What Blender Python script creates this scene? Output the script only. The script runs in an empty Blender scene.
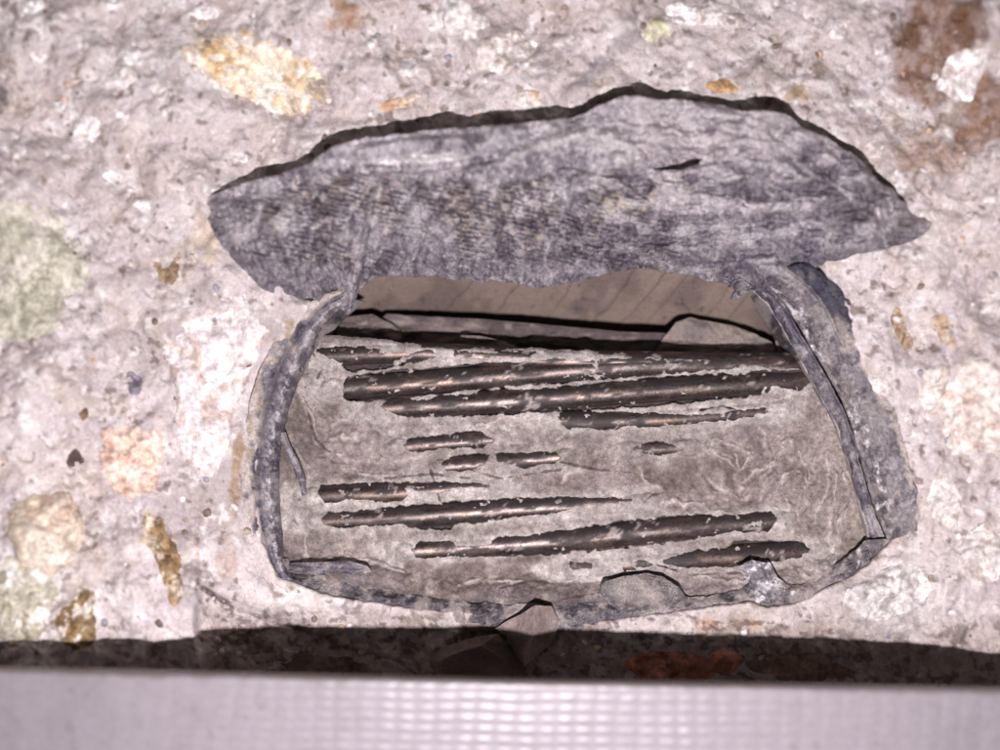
import bpy, math
import numpy as np

sc = bpy.context.scene
S = 0.00025          # metres per photo pixel on the wall plane
D = 0.220            # camera distance from the wall plane (m)

# ------------------------------------------------------------------ camera
cam_d = bpy.data.cameras.new("camera")
cam = bpy.data.objects.new("camera", cam_d)
sc.collection.objects.link(cam)
cam.location = (0, -D, 0)
cam.rotation_euler = (math.radians(90), 0, 0)
cam_d.sensor_width = 36
cam_d.lens = 36 * D / (1000 * S)
cam_d.clip_start = 0.002
cam_d.clip_end = 10
cam_d.dof.use_dof = True
cam_d.dof.focus_distance = D + 0.014
cam_d.dof.aperture_fstop = 3.6
sc.camera = cam

# ------------------------------------------------------------------ light
w = bpy.data.worlds.new("World"); sc.world = w; w.use_nodes = True
bg = w.node_tree.nodes["Background"]
bg.inputs[0].default_value = (1.0, 0.90, 0.86, 1)
bg.inputs[1].default_value = 0.085
fl = bpy.data.lights.new("phone_flash", 'POINT')
fl.energy = 3.85
fl.color = (1.0, 0.935, 0.965)
fl.shadow_soft_size = 0.0034
flo = bpy.data.objects.new("phone_flash", fl)
flo.location = (0.007, -D - 0.004, -0.066)
sc.collection.objects.link(flo)
sc.view_settings.view_transform = 'Standard'
sc.view_settings.look = 'None'
sc.view_settings.exposure = 0.0
sc.view_settings.gamma = 1.0
try:
    sc.cycles.use_denoising = True
    sc.cycles.denoising_prefilter = 'ACCURATE'
    sc.cycles.max_bounces = 5
except Exception:
    pass

# ------------------------------------------------------------------ numeric helpers
_rs = np.random.RandomState(7)
_T = _rs.rand(256, 256)

def vnoise(x, y):
    xi = np.floor(x).astype(np.int64); yi = np.floor(y).astype(np.int64)
    fx = x - xi; fy = y - yi
    fx = fx * fx * fx * (fx * (fx * 6 - 15) + 10); fy = fy * fy * fy * (fy * (fy * 6 - 15) + 10)
    x0 = xi & 255; x1 = (xi + 1) & 255; y0 = yi & 255; y1 = (yi + 1) & 255
    a = _T[y0, x0]; b = _T[y0, x1]; c = _T[y1, x0]; d = _T[y1, x1]
    return (a + (b - a) * fx) * (1 - fy) + (c + (d - c) * fx) * fy

def fbm(x, y, scale, octv=4, seed=0, gain=0.5):
    """-1..1, scale = feature size in px"""
    x = np.asarray(x, float); y = np.asarray(y, float)
    s = 0; a = 1.0; tot = 0; f = 1.0 / scale
    for o in range(octv):
        c, sn = math.cos(o * 1.1 + seed), math.sin(o * 1.1 + seed)
        xx = (x * c - y * sn) * f + 17.3 * o + seed * 31.7 + 500
        yy = (x * sn + y * c) * f + 9.1 * o + seed * 12.9 + 500
        s = s + a * (vnoise(xx, yy) * 2 - 1); tot += a; a *= gain; f *= 2.03
    return s / tot * 1.6

def ridged(x, y, scale, octv=3, seed=0):
    s = 0; a = 1; t = 0
    for o in range(octv):
        s = s + a * (1 - np.abs(fbm(x, y, scale / 2 ** o, 1, seed + o))); t += a; a *= 0.5
    return s / t

def sst(a, b, v):
    t = np.clip((v - a) / (b - a), 0, 1)
    return t * t * (3 - 2 * t)

def mix(a, b, t):
    t = np.asarray(t)
    return a * (1 - t[..., None]) + np.asarray(b) * t[..., None]

def lin(c):
    c = np.asarray(c, float) / 255.0
    return np.where(c <= 0.04045, c / 12.92, ((c + 0.055) / 1.055) ** 2.4)

def sdf(px, py, poly):
    """signed distance in px, negative inside"""
    P = np.asarray(poly, float); n = len(P)
    d = np.full(px.shape, 1e18); ins = np.zeros(px.shape, bool)
    for i in range(n):
        ax, ay = P[i]; bx, by = P[(i + 1) % n]
        ex, ey = bx - ax, by - ay
        t = np.clip(((px - ax) * ex + (py - ay) * ey) / (ex * ex + ey * ey + 1e-12), 0, 1)
        d = np.minimum(d, (px - ax - t * ex) ** 2 + (py - ay - t * ey) ** 2)
        c = ((ay > py) != (by > py))
        with np.errstate(divide='ignore', invalid='ignore'):
            xin = ax + (py - ay) * ex / (ey if ey != 0 else 1e-12)
        ins ^= c & (px < xin)
    return np.where(ins, -1, 1) * np.sqrt(d)

def pdist(px, py, pts):
    """distance to polyline"""
    d = np.full(px.shape, 1e18)
    for (ax, ay), (bx, by) in zip(pts[:-1], pts[1:]):
        ex, ey = bx - ax, by - ay
        t = np.clip(((px - ax) * ex + (py - ay) * ey) / (ex * ex + ey * ey + 1e-12), 0, 1)
        d = np.minimum(d, (px - ax - t * ex) ** 2 + (py - ay - t * ey) ** 2)
    return np.sqrt(d)

def at(px, py, h):
    """point h mm proud of the wall plane that stands where the photo shows (px, py)"""
    h = np.asarray(h, float) * 0.001
    k = (D - h) / D
    return np.stack([(px - 500) * S * k, -h + 0 * px, (375 - py) * S * k], -1)

def spline(pts, n):
    """resample a control polyline smoothly (centripetal-ish Catmull-Rom) to n points by length"""
    P = np.asarray(pts, float)
    Q = np.vstack([2 * P[0] - P[1], P, 2 * P[-1] - P[-2]])
    out = []
    for i in range(1, len(Q) - 2):
        t = np.linspace(0, 1, 24, endpoint=False)[:, None]
        a, b, c, d = Q[i - 1], Q[i], Q[i + 1], Q[i + 2]
        out.append(0.5 * (2 * b + (c - a) * t + (2 * a - 5 * b + 4 * c - d) * t * t + (3 * b - a - 3 * c + d) * t ** 3))
    out.append(P[-1:]); O = np.vstack(out)
    L = np.r_[0, np.cumsum(np.hypot(*(np.diff(O[:, :2], axis=0).T)) + 1e-9)]
    q = np.linspace(0, L[-1], n)
    return np.stack([np.interp(q, L, O[:, k]) for k in range(O.shape[1])], -1)

# ------------------------------------------------------------------ mesh helpers
def link(o, parent=None):
    sc.collection.objects.link(o)
    if parent is not None:
        o.parent = parent
    return o

def raw_mesh(name, V, F, mat, parent=None, cols=None, attrs=None, smooth=True):
    V = np.asarray(V, np.float32).reshape(-1, 3)
    F = np.asarray(F, np.int32)
    me = bpy.data.meshes.new(name)
    me.vertices.add(len(V)); me.vertices.foreach_set("co", V.ravel())
    k = F.shape[1]
    me.loops.add(F.size); me.loops.foreach_set("vertex_index", F.ravel())
    me.polygons.add(len(F))
    me.polygons.foreach_set("loop_start", np.arange(0, F.size, k, dtype=np.int32))
    me.polygons.foreach_set("loop_total", np.full(len(F), k, np.int32))
    me.polygons.foreach_set("use_smooth", np.full(len(F), smooth, bool))
    if cols is not None:
        a = me.attributes.new("Col", 'FLOAT_COLOR', 'POINT')
        c = np.ones((len(V), 4), np.float32); c[:, :3] = np.clip(np.asarray(cols).reshape(-1, 3), 0.003, 0.9)
        a.data.foreach_set("color", c.ravel())
    for kx, v in (attrs or {}).items():
        a = me.attributes.new(kx, 'FLOAT', 'POINT')
        a.data.foreach_set("value", np.asarray(v, np.float32).ravel())
    me.update(calc_edges=True)
    me.materials.append(mat)
    o = bpy.data.objects.new(name, me)
    return link(o, parent)

def grid_faces(ny, nx, mask=None, closed_x=False):
    i = np.arange(ny * nx).reshape(ny, nx)
    if closed_x:
        i = np.hstack([i, i[:, :1]])
    a = i[:-1, :-1]; b = i[:-1, 1:]; c = i[1:, 1:]; d = i[1:, :-1]
    F = np.stack([a, d, c, b], -1).reshape(-1, 4)
    if mask is not None:
        F = F[mask.reshape(-1)]
    return F

def compact(V, F, cols, attrs):
    used = np.zeros(len(V), bool); used[F.ravel()] = True
    m = np.cumsum(used) - 1
    return V[used], m[F], cols[used], {k: v[used] for k, v in attrs.items()}

def tag(o, label=None, cat=None, group=None, kind=None):
    if label: o["label"] = label
    if cat: o["category"] = cat
    if group: o["group"] = group
    if kind: o["kind"] = kind
    return o

def empty(name, loc):
    o = bpy.data.objects.new(name, None); o.location = loc
    o.empty_display_size = 0.01
    return link(o)

def ppart(o, parent):
    o.parent = parent
    o.matrix_parent_inverse.identity()
    o.location = [-v for v in parent.location]
    return o

# ------------------------------------------------------------------ materials
def material(name, rough=0.8, metal=0.0, spec=0.4, mott=0.25, mscale=900, fine=0.25, fscale=2300,
             bump=0.35, bscale=1800, bdist=0.0004, speck=0.0, speck_col=(0.05, 0.04, 0.04), sscale=700,
             rvar=0.15, use_metal=False, coarse=350, lightspeck=0.0, bump2=0.25, residue_rough=0.9):
    m = bpy.data.materials.new(name); m.use_nodes = True
    nt = m.node_tree; N = nt.nodes; L = nt.links
    bs = N["Principled BSDF"]
    tc = N.new("ShaderNodeTexCoord")
    at_ = N.new("ShaderNodeAttribute"); at_.attribute_name = "Col"
    def noise(sc_, det=4, rg=0.6):
        n = N.new("ShaderNodeTexNoise"); n.inputs["Scale"].default_value = sc_
        n.inputs["Detail"].default_value = det; n.inputs["Roughness"].default_value = rg
        L.new(tc.outputs["Object"], n.inputs["Vector"]); return n
    def mr(src, a, b, c, d):
        r = N.new("ShaderNodeMapRange"); r.inputs[1].default_value = a; r.inputs[2].default_value = b
        r.inputs[3].default_value = c; r.inputs[4].default_value = d
        L.new(src, r.inputs[0]); return r.outputs[0]
    def mth(op, a, b):
        r = N.new("ShaderNodeMath"); r.operation = op
        for i, v in enumerate((a, b)):
            if hasattr(v, "links") or not isinstance(v, (int, float)): L.new(v, r.inputs[i])
            else: r.inputs[i].default_value = v
        return r.outputs[0]
    n1 = noise(mscale, 5); n2 = noise(fscale, 3, 0.7); n0 = noise(coarse, 4)
    f1 = mr(n1.outputs[0], 0.37, 0.63, 1 - mott, 1 + mott)
    f2 = mr(n2.outputs[0], 0.38, 0.62, 1 - fine, 1 + fine)
    f0 = mr(n0.outputs[0], 0.36, 0.64, 1 - mott * 0.6, 1 + mott * 0.6)
    f = mth('MULTIPLY', mth('MULTIPLY', f1, f2), f0)
    vm = N.new("ShaderNodeVectorMath"); vm.operation = 'SCALE'
    L.new(at_.outputs["Color"], vm.inputs[0]); L.new(f, vm.inputs["Scale"])
    col = vm.outputs[0]
    if speck != 0:
        ns = noise(sscale, 2, 0.55)
        mk = mr(ns.outputs[0], 0.66 - 0.07 * speck, 0.72 - 0.07 * speck, 0, 0.85)
        mx = N.new("ShaderNodeMix"); mx.data_type = 'RGBA'
        L.new(mk, mx.inputs[0]); L.new(col, mx.inputs[6]); mx.inputs[7].default_value = (*speck_col, 1)
        col = mx.outputs[2]
    if lightspeck != 0:
        ns = noise(sscale * 1.3 + 77, 2, 0.6)
        mk = mr(ns.outputs[0], 0.66 - 0.07 * lightspeck, 0.74 - 0.07 * lightspeck, 0, 0.7)
        mx = N.new("ShaderNodeMix"); mx.data_type = 'RGBA'
        L.new(mk, mx.inputs[0]); L.new(col, mx.inputs[6]); mx.inputs[7].default_value = (0.62, 0.57, 0.56, 1)
        col = mx.outputs[2]
    L.new(col, bs.inputs["Base Color"])
    rg = mr(n1.outputs[0], 0.3, 0.7, rough - rvar, rough + rvar)
    if use_metal:
        am = N.new("ShaderNodeAttribute"); am.attribute_name = "Metal"
        mm = mth('MULTIPLY', am.outputs["Fac"], metal)
        L.new(mm, bs.inputs["Metallic"])
        mx = N.new("ShaderNodeMix"); mx.data_type = 'FLOAT'
        L.new(am.outputs["Fac"], mx.inputs[0]); mx.inputs[2].default_value = residue_rough; L.new(rg, mx.inputs[3])
        L.new(mx.outputs[0], bs.inputs["Roughness"])
    else:
        bs.inputs["Metallic"].default_value = metal
        L.new(rg, bs.inputs["Roughness"])
    bs.inputs["Specular IOR Level"].default_value = spec
    nb = noise(bscale, 5, 0.65)
    b1 = N.new("ShaderNodeBump"); b1.inputs["Strength"].default_value = min(1.0, bump * 1.6); b1.inputs["Distance"].default_value = bdist
    L.new(nb.outputs[0], b1.inputs["Height"])
    b2 = N.new("ShaderNodeBump"); b2.inputs["Strength"].default_value = min(1.0, bump2 * 2.0); b2.inputs["Distance"].default_value = bdist * 2.5
    nb2 = noise(bscale * 0.3, 4, 0.6)
    L.new(nb2.outputs[0], b2.inputs["Height"]); L.new(b1.outputs[0], b2.inputs["Normal"])
    L.new(b2.outputs[0], bs.inputs["Normal"])
    return m

M_CON = material("concrete", rough=0.75, spec=0.45, mott=0.10, fine=0.10, bump=0.6, speck=-0.3, speck_col=(0.22, 0.18, 0.17), lightspeck=0.1, rvar=0.12)
M_STONE = material("aggregate_stone", rough=0.6, spec=0.5, mott=0.22, fine=0.12, bump=0.3, mscale=700, rvar=0.2)
M_GROUT = material("grout_paste", rough=0.85, spec=0.3, mott=0.17, fine=0.2, bump=0.5, bscale=2600, bdist=0.0003, speck=0.05, speck_col=(0.09, 0.07, 0.06), sscale=1500, rvar=0.08)
M_SLAB = material("grout_slab", rough=0.8, spec=0.3, mott=0.15, fine=0.15, bump=0.4, bscale=2000, rvar=0.1)
M_INNER = material("inner_skin", rough=0.7, spec=0.3, mott=0.08, fine=0.08, bump=0.12, bump2=0.08, coarse=150)
M_DUCT = material("duct_metal", rough=0.40, metal=0.7, spec=0.6, mott=0.16, fine=0.26, bump=0.6, bscale=1900, bdist=0.00045, rvar=0.2, use_metal=True, mscale=1000)
M_STEEL = material("wire_steel", rough=0.43, metal=0.95, spec=0.5, mott=0.15, fine=0.2, bump=0.10, bump2=0.06, bscale=3200, bdist=0.0001, rvar=0.08, use_metal=True, mscale=1500, residue_rough=0.7)
M_PLASTIC = material("white_plastic", rough=0.38, spec=0.5, mott=0.04, fine=0.03, bump=0.06, bump2=0.03, rvar=0.05)

# ================================================================== CONCRETE WALL
_CP = np.array([
 (-150,-150,18),(0,0,15),(120,60,10),(300,-50,8),(600,-50,7),(1000,0,14),(1150,-150,18),(0,200,11),(0,375,9),(0,550,7),(0,700,5),(-150,400,12),(-150,900,6),
 (100,200,2.5),(150,400,1.5),(150,600,1.5),(1000,200,9),(1000,375,8),(1000,600,2),(1150,400,10),(1150,900,2),
 (300,120,0),(500,80,0),(700,60,0),(850,120,0),(950,200,2),(960,280,1),
 (300,230,-2),(500,230,-2),(700,230,-2),(850,230,-1.5),(270,300,-3),
 (220,350,-1.5),(215,450,-2.5),(222,540,-5),(260,400,-7),(255,500,-8),(300,620,-12),(400,630,-13),(500,660,-17),(600,640,-14),(700,630,-12),(800,618,-10.5),(800,680,-13),
 (900,590,-6),(950,500,-2.5),(925,400,-2.5),(885,300,-1),(500,740,-16),(300,700,-15),(700,710,-14),(900,680,-11),(500,900,-13),(250,650,-10)], float)

HOLE = [(325, 282), (308, 312), (285, 352), (268, 395), (260, 440), (258, 490), (264, 540), (278, 575), (320, 592), (380, 602),
        (440, 609), (500, 613), (560, 617), (590, 621), (640, 614), (700, 607), (748, 601), (768, 606), (800, 600), (842, 579),
        (868, 562), (893, 536), (900, 500), (885, 450), (868, 410), (850, 375), (828, 330), (805, 295), (790, 262), (700, 252), (500, 262), (400, 262), (340, 268)]

def Hc_base(x, y):
    ws = 0; hs = 0
    for cx, cy, ch in _CP:
        q = 1.0 / (((x - cx) ** 2 + (y - cy) ** 2) + 900.0) ** 1.6
        ws = ws + q; hs = hs + q * ch
    return hs / ws

def Hc(x, y):
    x = np.asarray(x, float); y = np.asarray(y, float)
    h = Hc_base(x, y)
    # the face left of the chipped pocket stands proud, ending in a broken step
    edge = 197 + fbm(x * 0, y, 40, 3, 3) * 5
    h = h + 4.2 * sst(edge + 7, edge - 3, x) * sst(470, 590, y)
    sdh = sdf(x, y, HOLE) + 1.2 * fbm(x, y, 16, 3, 70)
    q_ = 0.22 + 0.78 * np.maximum(sst(8, 75, sdh), 0.8 * sst(4, 22, sdh) * sst(590, 615, y))
    h = h + q_ * 2.0 * fbm(x, y, 90, 4, 1) + q_ * 1.9 * fbm(x, y, 34, 4, 2) + 0.36 * fbm(x, y, 9, 3, 4)
    # pits
    p = fbm(x, y, 16, 2, 9)
    h = h - 0.8 * sst(0.62, 0.95, p)
    # lumpy broken face under the lip, lower right
    lr = sst(140, 40, np.hypot((x - 900), (y - 600) * 1.5))
    h = h + lr * (1.2 * fbm(x, y + 0.35 * x, 26, 3, 12))
    # fracture line running from the step down to the right
    fd = pdist(x, y, [(203, 588), (235, 608), (275, 622), (320, 634), (350, 648), (400, 662), (425, 680)])
    h = h - 1.2 * sst(3.5, 0, fd) - 1.5 * sst(0, 40, fd) * sst(60, 0, fd) * (y > 612) * 0
    h = h - (3.0 - 0.9 * sst(420, 350, x)) * sst(30, 4, sdh) * sst(600, 570, y) - 9.0 * sst(3, -4, sdh) - 9.0 * sst(46, 6, sdh) * sst(306, 288, y) * sst(270, 310, x) * sst(840, 800, x)
    side = sst(-3, 3, (y - 588) - (x - 203) * 0.40)
    h = h + (1 - side) * 1.6 * sst(60, 5, fd)
    return h



def axis(lo, a, b, hi, fine, coarse):
    return np.r_[np.arange(lo, a, coarse), np.arange(a, b, fine), np.arange(b, hi + coarse, coarse)]

gx = axis(-260, -20, 1020, 1260, 1.55, 8.0); gy = axis(-240, -20, 772, 960, 1.55, 8.0)
X, Y = np.meshgrid(gx, gy)
H = Hc(X, Y)

def blob(x, y, cx, cy, rx, ry, ang, seed, rag=0.35):
    c, s = math.cos(math.radians(ang)), math.sin(math.radians(ang))
    u = ((x - cx) * c + (y - cy) * s) / rx; v = (-(x - cx) * s + (y - cy) * c) / ry
    r = np.hypot(u, v) + rag * fbm(x, y, max(rx, ry) * 0.7, 4, seed)
    return sst(1.15, 0.55, r) * (0.72 + 0.28 * sst(-0.3, 0.3, fbm(x, y, 9, 3, seed + 1)))

C = np.zeros(X.shape + (3,)); C[:] = lin((205, 193, 192))
C = mix(C, lin((208, 198, 199)), sst(-0.3, 0.6, fbm(X, Y, 70, 4, 20)))
C = mix(C, lin((172, 160, 158)), 0.8 * sst(0.0, 0.7, fbm(X, Y, 55, 4, 21)))
C = mix(C, lin((228, 222, 220)), 0.6 * sst(0.2, 0.7, fbm(X, Y, 20, 4, 22)))
C = mix(C, lin((170, 155, 148)), 0.5 * sst(0.3, 0.8, fbm(X, Y, 17, 4, 23)))
C = mix(C, lin((236, 231, 230)), 0.7 * sst(0.5, 0.85, fbm(X, Y, 12, 3, 24)))
C = mix(C, lin((110, 90, 78)), 0.7 * sst(0.78, 0.95, fbm(X, Y, 9, 2, 25)))
C = mix(C, lin((196, 178, 160)), 0.25 * sst(0.1, 0.6, fbm(X, Y, 38, 4, 27)))
C = mix(C, lin((190, 178, 182)), 0.45 * sst(0.2, 0.6, fbm(X, Y, 30, 4, 28)))
# rust and soil stains that belong to the surface
for b in [(930, 45, 42, 60, 20, 31, (120, 82, 52), .85), (985, 110, 30, 40, 10, 32, (130, 92, 62), .8), (905, 30, 22, 18, 0, 33, (92, 62, 40), .8), (935, 150, 35, 28, 0, 36, (165, 130, 110), .6),
          (970, 20, 24, 30, 0, 35, (98, 64, 40), .8), (236, 470, 6, 45, 4, 37, (150, 120, 80), .75), (228, 560, 12, 30, 0, 38, (160, 125, 95), .5), (620, 48, 55, 9, -40, 40, (150, 142, 146), .7),
          (345, 15, 16, 20, 30, 41, (160, 118, 75), .8), (433, 78, 5, 8, 0, 42, (120, 85, 55), .9), (818, 66, 7, 10, 0, 43, (120, 98, 78), .9), (795, 95, 14, 9, 0, 44, (165, 138, 100), .8), (208, 243, 16, 26, -20, 47, (208, 190, 172), .9),
          (290, 330, 7, 15, 10, 48, (150, 118, 78), .8), (730, 626, 30, 7, 0, 49, (200, 150, 110), .7), (855, 560, 18, 8, 0, 50, (190, 165, 120), .7), (800, 650, 120, 24, 4, 52, (120, 95, 80), .45),
          (380, 660, 120, 20, 0, 53, (120, 100, 88), .5), (2, 96, 5, 14, 0, 55, (80, 72, 74), .8), (50, 250, 7, 24, -8, 56, (160, 110, 50), .8), (265, 600, 30, 9, 28, 57, (216, 208, 206), .8), (330, 612, 34, 7, 20, 58, (222, 212, 206), .7)]:
    C = mix(C, lin(b[6]), b[7] * blob(X, Y, b[0], b[1], b[2], b[3], b[4], b[5], 0.55))
# dark specks around the lower pocket
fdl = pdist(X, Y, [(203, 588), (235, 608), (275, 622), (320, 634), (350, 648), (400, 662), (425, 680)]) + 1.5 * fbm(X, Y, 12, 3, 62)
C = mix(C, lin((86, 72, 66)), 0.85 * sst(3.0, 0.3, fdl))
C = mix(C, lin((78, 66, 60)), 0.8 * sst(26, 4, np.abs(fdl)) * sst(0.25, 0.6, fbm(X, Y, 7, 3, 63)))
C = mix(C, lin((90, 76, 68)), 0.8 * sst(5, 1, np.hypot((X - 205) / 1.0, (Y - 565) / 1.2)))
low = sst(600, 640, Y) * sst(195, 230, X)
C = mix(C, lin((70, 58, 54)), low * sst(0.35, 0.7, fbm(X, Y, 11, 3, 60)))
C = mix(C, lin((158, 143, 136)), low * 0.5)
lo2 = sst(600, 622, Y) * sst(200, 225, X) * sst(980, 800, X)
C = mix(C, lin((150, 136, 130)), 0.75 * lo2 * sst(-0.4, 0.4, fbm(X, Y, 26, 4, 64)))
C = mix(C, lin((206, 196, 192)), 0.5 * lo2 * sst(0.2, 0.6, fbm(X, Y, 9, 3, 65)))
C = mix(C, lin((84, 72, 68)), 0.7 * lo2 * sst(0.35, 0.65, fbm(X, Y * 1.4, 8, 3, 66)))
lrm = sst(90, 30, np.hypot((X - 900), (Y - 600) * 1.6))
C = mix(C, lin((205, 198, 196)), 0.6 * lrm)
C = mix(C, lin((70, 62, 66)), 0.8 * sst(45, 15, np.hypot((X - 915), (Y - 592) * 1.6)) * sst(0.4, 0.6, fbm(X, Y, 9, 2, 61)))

sd = sdf(X, Y, HOLE) + 1.2 * fbm(X, Y, 16, 3, 70) + 5
msk = ((sd[:-1, :-1] > 0) & (sd[1:, 1:] > 0) & (sd[:-1, 1:] > 0) & (sd[1:, :-1] > 0))
F = grid_faces(len(gy), len(gx), msk)
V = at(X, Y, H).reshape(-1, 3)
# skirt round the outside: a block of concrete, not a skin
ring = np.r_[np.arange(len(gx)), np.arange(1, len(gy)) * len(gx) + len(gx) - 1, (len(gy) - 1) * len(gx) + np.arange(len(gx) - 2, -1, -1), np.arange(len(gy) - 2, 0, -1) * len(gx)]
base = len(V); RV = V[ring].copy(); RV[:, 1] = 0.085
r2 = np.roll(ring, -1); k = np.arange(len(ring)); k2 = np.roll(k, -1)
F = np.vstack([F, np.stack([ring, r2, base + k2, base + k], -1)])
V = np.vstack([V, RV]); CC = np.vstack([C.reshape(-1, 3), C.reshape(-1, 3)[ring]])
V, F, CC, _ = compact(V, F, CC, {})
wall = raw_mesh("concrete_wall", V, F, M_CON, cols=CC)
tag(wall, "broken pale grey concrete face with pebbles around the opened duct", kind="structure")

# ---- pebbles set in the concrete: each one a part of the wall
def polar_patch(name, outline, hf, colf, mat, parent, rings=14, segs=56, ragged=0.0, seed=0, centre=None, back=None, power=1.0, attrs=None, smooth=True):
    """closed lump: front dome from outline to centre, back face sunk behind it"""
    P = np.asarray(outline, float)
    P = np.vstack([P, P[:1]])
    L = np.r_[0, np.cumsum(np.hypot(*(np.diff(P, axis=0).T)))]
    q = np.linspace(0, L[-1], segs, endpoint=False)
    ox = np.interp(q, L, P[:, 0]); oy = np.interp(q, L, P[:, 1])
    c = np.array(centre if centre is not None else (ox.mean(), oy.mean()))
    if ragged:
        j = 1 + ragged * fbm(ox + seed * 91, oy, 10, 3, seed)
        ox = c[0] + (ox - c[0]) * j; oy = c[1] + (oy - c[1]) * j
    r = np.linspace(0, 1, rings + 1)[1:] ** power
    x = c[0] + (ox - c[0])[None, :] * r[:, None]; y = c[1] + (oy - c[1])[None, :] * r[:, None]
    rr = np.repeat(r[:, None], segs, 1)
    h = hf(x, y, rr)
    V = at(x, y, h).reshape(-1, 3)
    cen = at(np.array([c[0]]), np.array([c[1]]), hf(np.array([c[0]]), np.array([c[1]]), np.array([0.0])))
    col = colf(x, y, rr).reshape(-1, 3); cc = colf(np.array([c[0]]), np.array([c[1]]), np.array([0.0])).reshape(-1, 3)
    F = grid_faces(rings, segs, closed_x=True)[:, ::-1]
    n = len(V)
    bk = back if back is not None else 1.5
    VB = at(ox, oy, h[-1] - bk); cb = col[-segs:]
    cenb = at(np.array([c[0]]), np.array([c[1]]), np.array([h[-1].mean() - bk]))
    V = np.vstack([V, cen, VB, cenb]); col = np.vstack([col, cc, cb, cc])
    i = np.arange(segs); i2 = np.roll(i, -1)
    T = np.stack([np.full(segs, n), i2, i, i], -1)      # degenerate quads for caps (turned to tris below)
    S1 = np.stack([n - segs + i, n - segs + i2, n + 1 + i2, n + 1 + i], -1)
    quads = np.vstack([F, S1])
    S1 = S1[:, ::-1]
    quads = np.vstack([F, S1])
    tris = np.vstack([np.stack([np.full(segs, n), i2, i], -1), np.stack([np.full(segs, n + 1 + segs), n + 1 + i, n + 1 + i2], -1)])
    allt = np.vstack([quads[:, [0, 1, 2]], quads[:, [0, 2, 3]], tris])
    at_ = None
    if attrs:
        at_ = {}
        for kx, fn in attrs.items():
            v = fn(x, y, rr).reshape(-1); v0 = fn(np.array([c[0]]), np.array([c[1]]), np.array([0.0])).reshape(-1)
            at_[kx] = np.r_[v, v0, v[-segs:], v0]
    return raw_mesh(name, V, allt, mat, parent, cols=col, attrs=at_, smooth=smooth)

def ell(cx, cy, rx, ry, ang=0, seed=0, n=26, rough=0.22):
    th = np.linspace(0, 2 * math.pi, n, endpoint=False)
    rad = 1 + rough * fbm(np.cos(th) * 20 + seed * 37, np.sin(th) * 20 + seed * 11, 16, 3, seed)
    c, s = math.cos(math.radians(ang)), math.sin(math.radians(ang))
    u = np.cos(th) * rx * rad; v = np.sin(th) * ry * rad
    return np.stack([cx + u * c - v * s, cy + u * s + v * c], -1)

def stone(outline, c1, c2, c3, rise=1.2, seed=0, label=None, sc1=18, rough=1.0):
    O = np.asarray(outline, float); size = max(np.ptp(O[:, 0]), np.ptp(O[:, 1]))
    def hf(x, y, r):
        return Hc(x, y) + rise * (1 - r ** 3.2) - 0.30 + 0.5 * rough * fbm(x, y, 14, 3, seed) * (1 - r ** 6)
    def cf(x, y, r):
        c = np.zeros(np.shape(x) + (3,)) + lin(c1)
        c = mix(c, lin(c2), sst(-0.2, 0.6, fbm(x, y, sc1, 4, seed + 3)))
        c = mix(c, lin(c3), 0.9 * sst(0.2, 0.6, fbm(x, y, sc1 * 0.6, 3, seed + 5)))
        c = mix(c, lin((150, 136, 130)), 0.65 * sst(0.90, 1.0, r + 0.12 * fbm(x, y, 8, 3, seed + 6)))
        return c
    o = polar_patch("stone", O, hf, cf, M_STONE, wall, rings=int(np.clip(size / 4, 6, 22)), segs=int(np.clip(size * 1.3, 24, 96)), ragged=0.05, seed=seed)
    if label: o["label"] = label
    return o

stone([(170,42),(205,28),(245,25),(285,45),(312,55),(330,85),(336,108),(315,125),(290,122),(268,112),(235,100),(205,85),(180,66)],
      (232,216,194),(206,174,130),(242,234,226),0.9,1,"yellow cream stone with rusty orange rim",20)
stone([(-12,195),(30,188),(62,208),(78,232),(92,262),(94,288),(70,300),(66,330),(40,350),(-12,345)],(178,174,158),(196,192,178),(206,200,188),0.9,2,"large greenish stone",34)
stone([(160,350),(182,315),(215,297),(250,301),(268,322),(262,352),(250,382),(240,412),(232,447),(216,482),(196,490),(182,466),(173,430),(174,388)],
      (222,212,212),(232,224,224),(200,180,172),1.3,3,"long white stone beside the duct rim",22)
stone([(98,428),(130,422),(166,430),(168,462),(160,492),(132,503),(112,492),(98,470)],(214,188,172),(226,206,194),(205,168,150),1.2,4,"pink square stone",16)
stone(ell(45,532,43,48,0,5),(206,190,172),(214,202,188),(190,168,148),2.2,5,"round beige pebble",30)
stone(ell(20,600,40,44,20,6),(182,176,160),(226,222,216),(160,152,128),1.8,6)
stone(ell(74,622,30,30,10,7),(110,88,58),(140,116,80),(216,206,196),1.0,7,"olive brown stone",14)
stone([(142,506),(156,505),(172,530),(184,560),(184,600),(174,612),(163,596),(158,570),(150,548),(138,540)],(150,122,88),(205,190,172),(112,88,60),0.9,8,"narrow brown streaked stone",12)
stone(ell(168,266,17,27,-15,9),(140,118,92),(170,150,126),(96,76,56),0.5,9,"dark brown stone",10)
stone(ell(133,383,10,15,-10,10),(128,122,132),(150,144,152),(110,104,114),0.6,10,"blue grey pebble")
stone(ell(84,416,8,9,0,11),(120,98,72),(150,130,100),(90,70,50),0.5,11)
stone(ell(76,466,9,16,-10,12),(80,66,58),(112,94,84),(60,48,44),0.5,12,"dark pebble")
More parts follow.
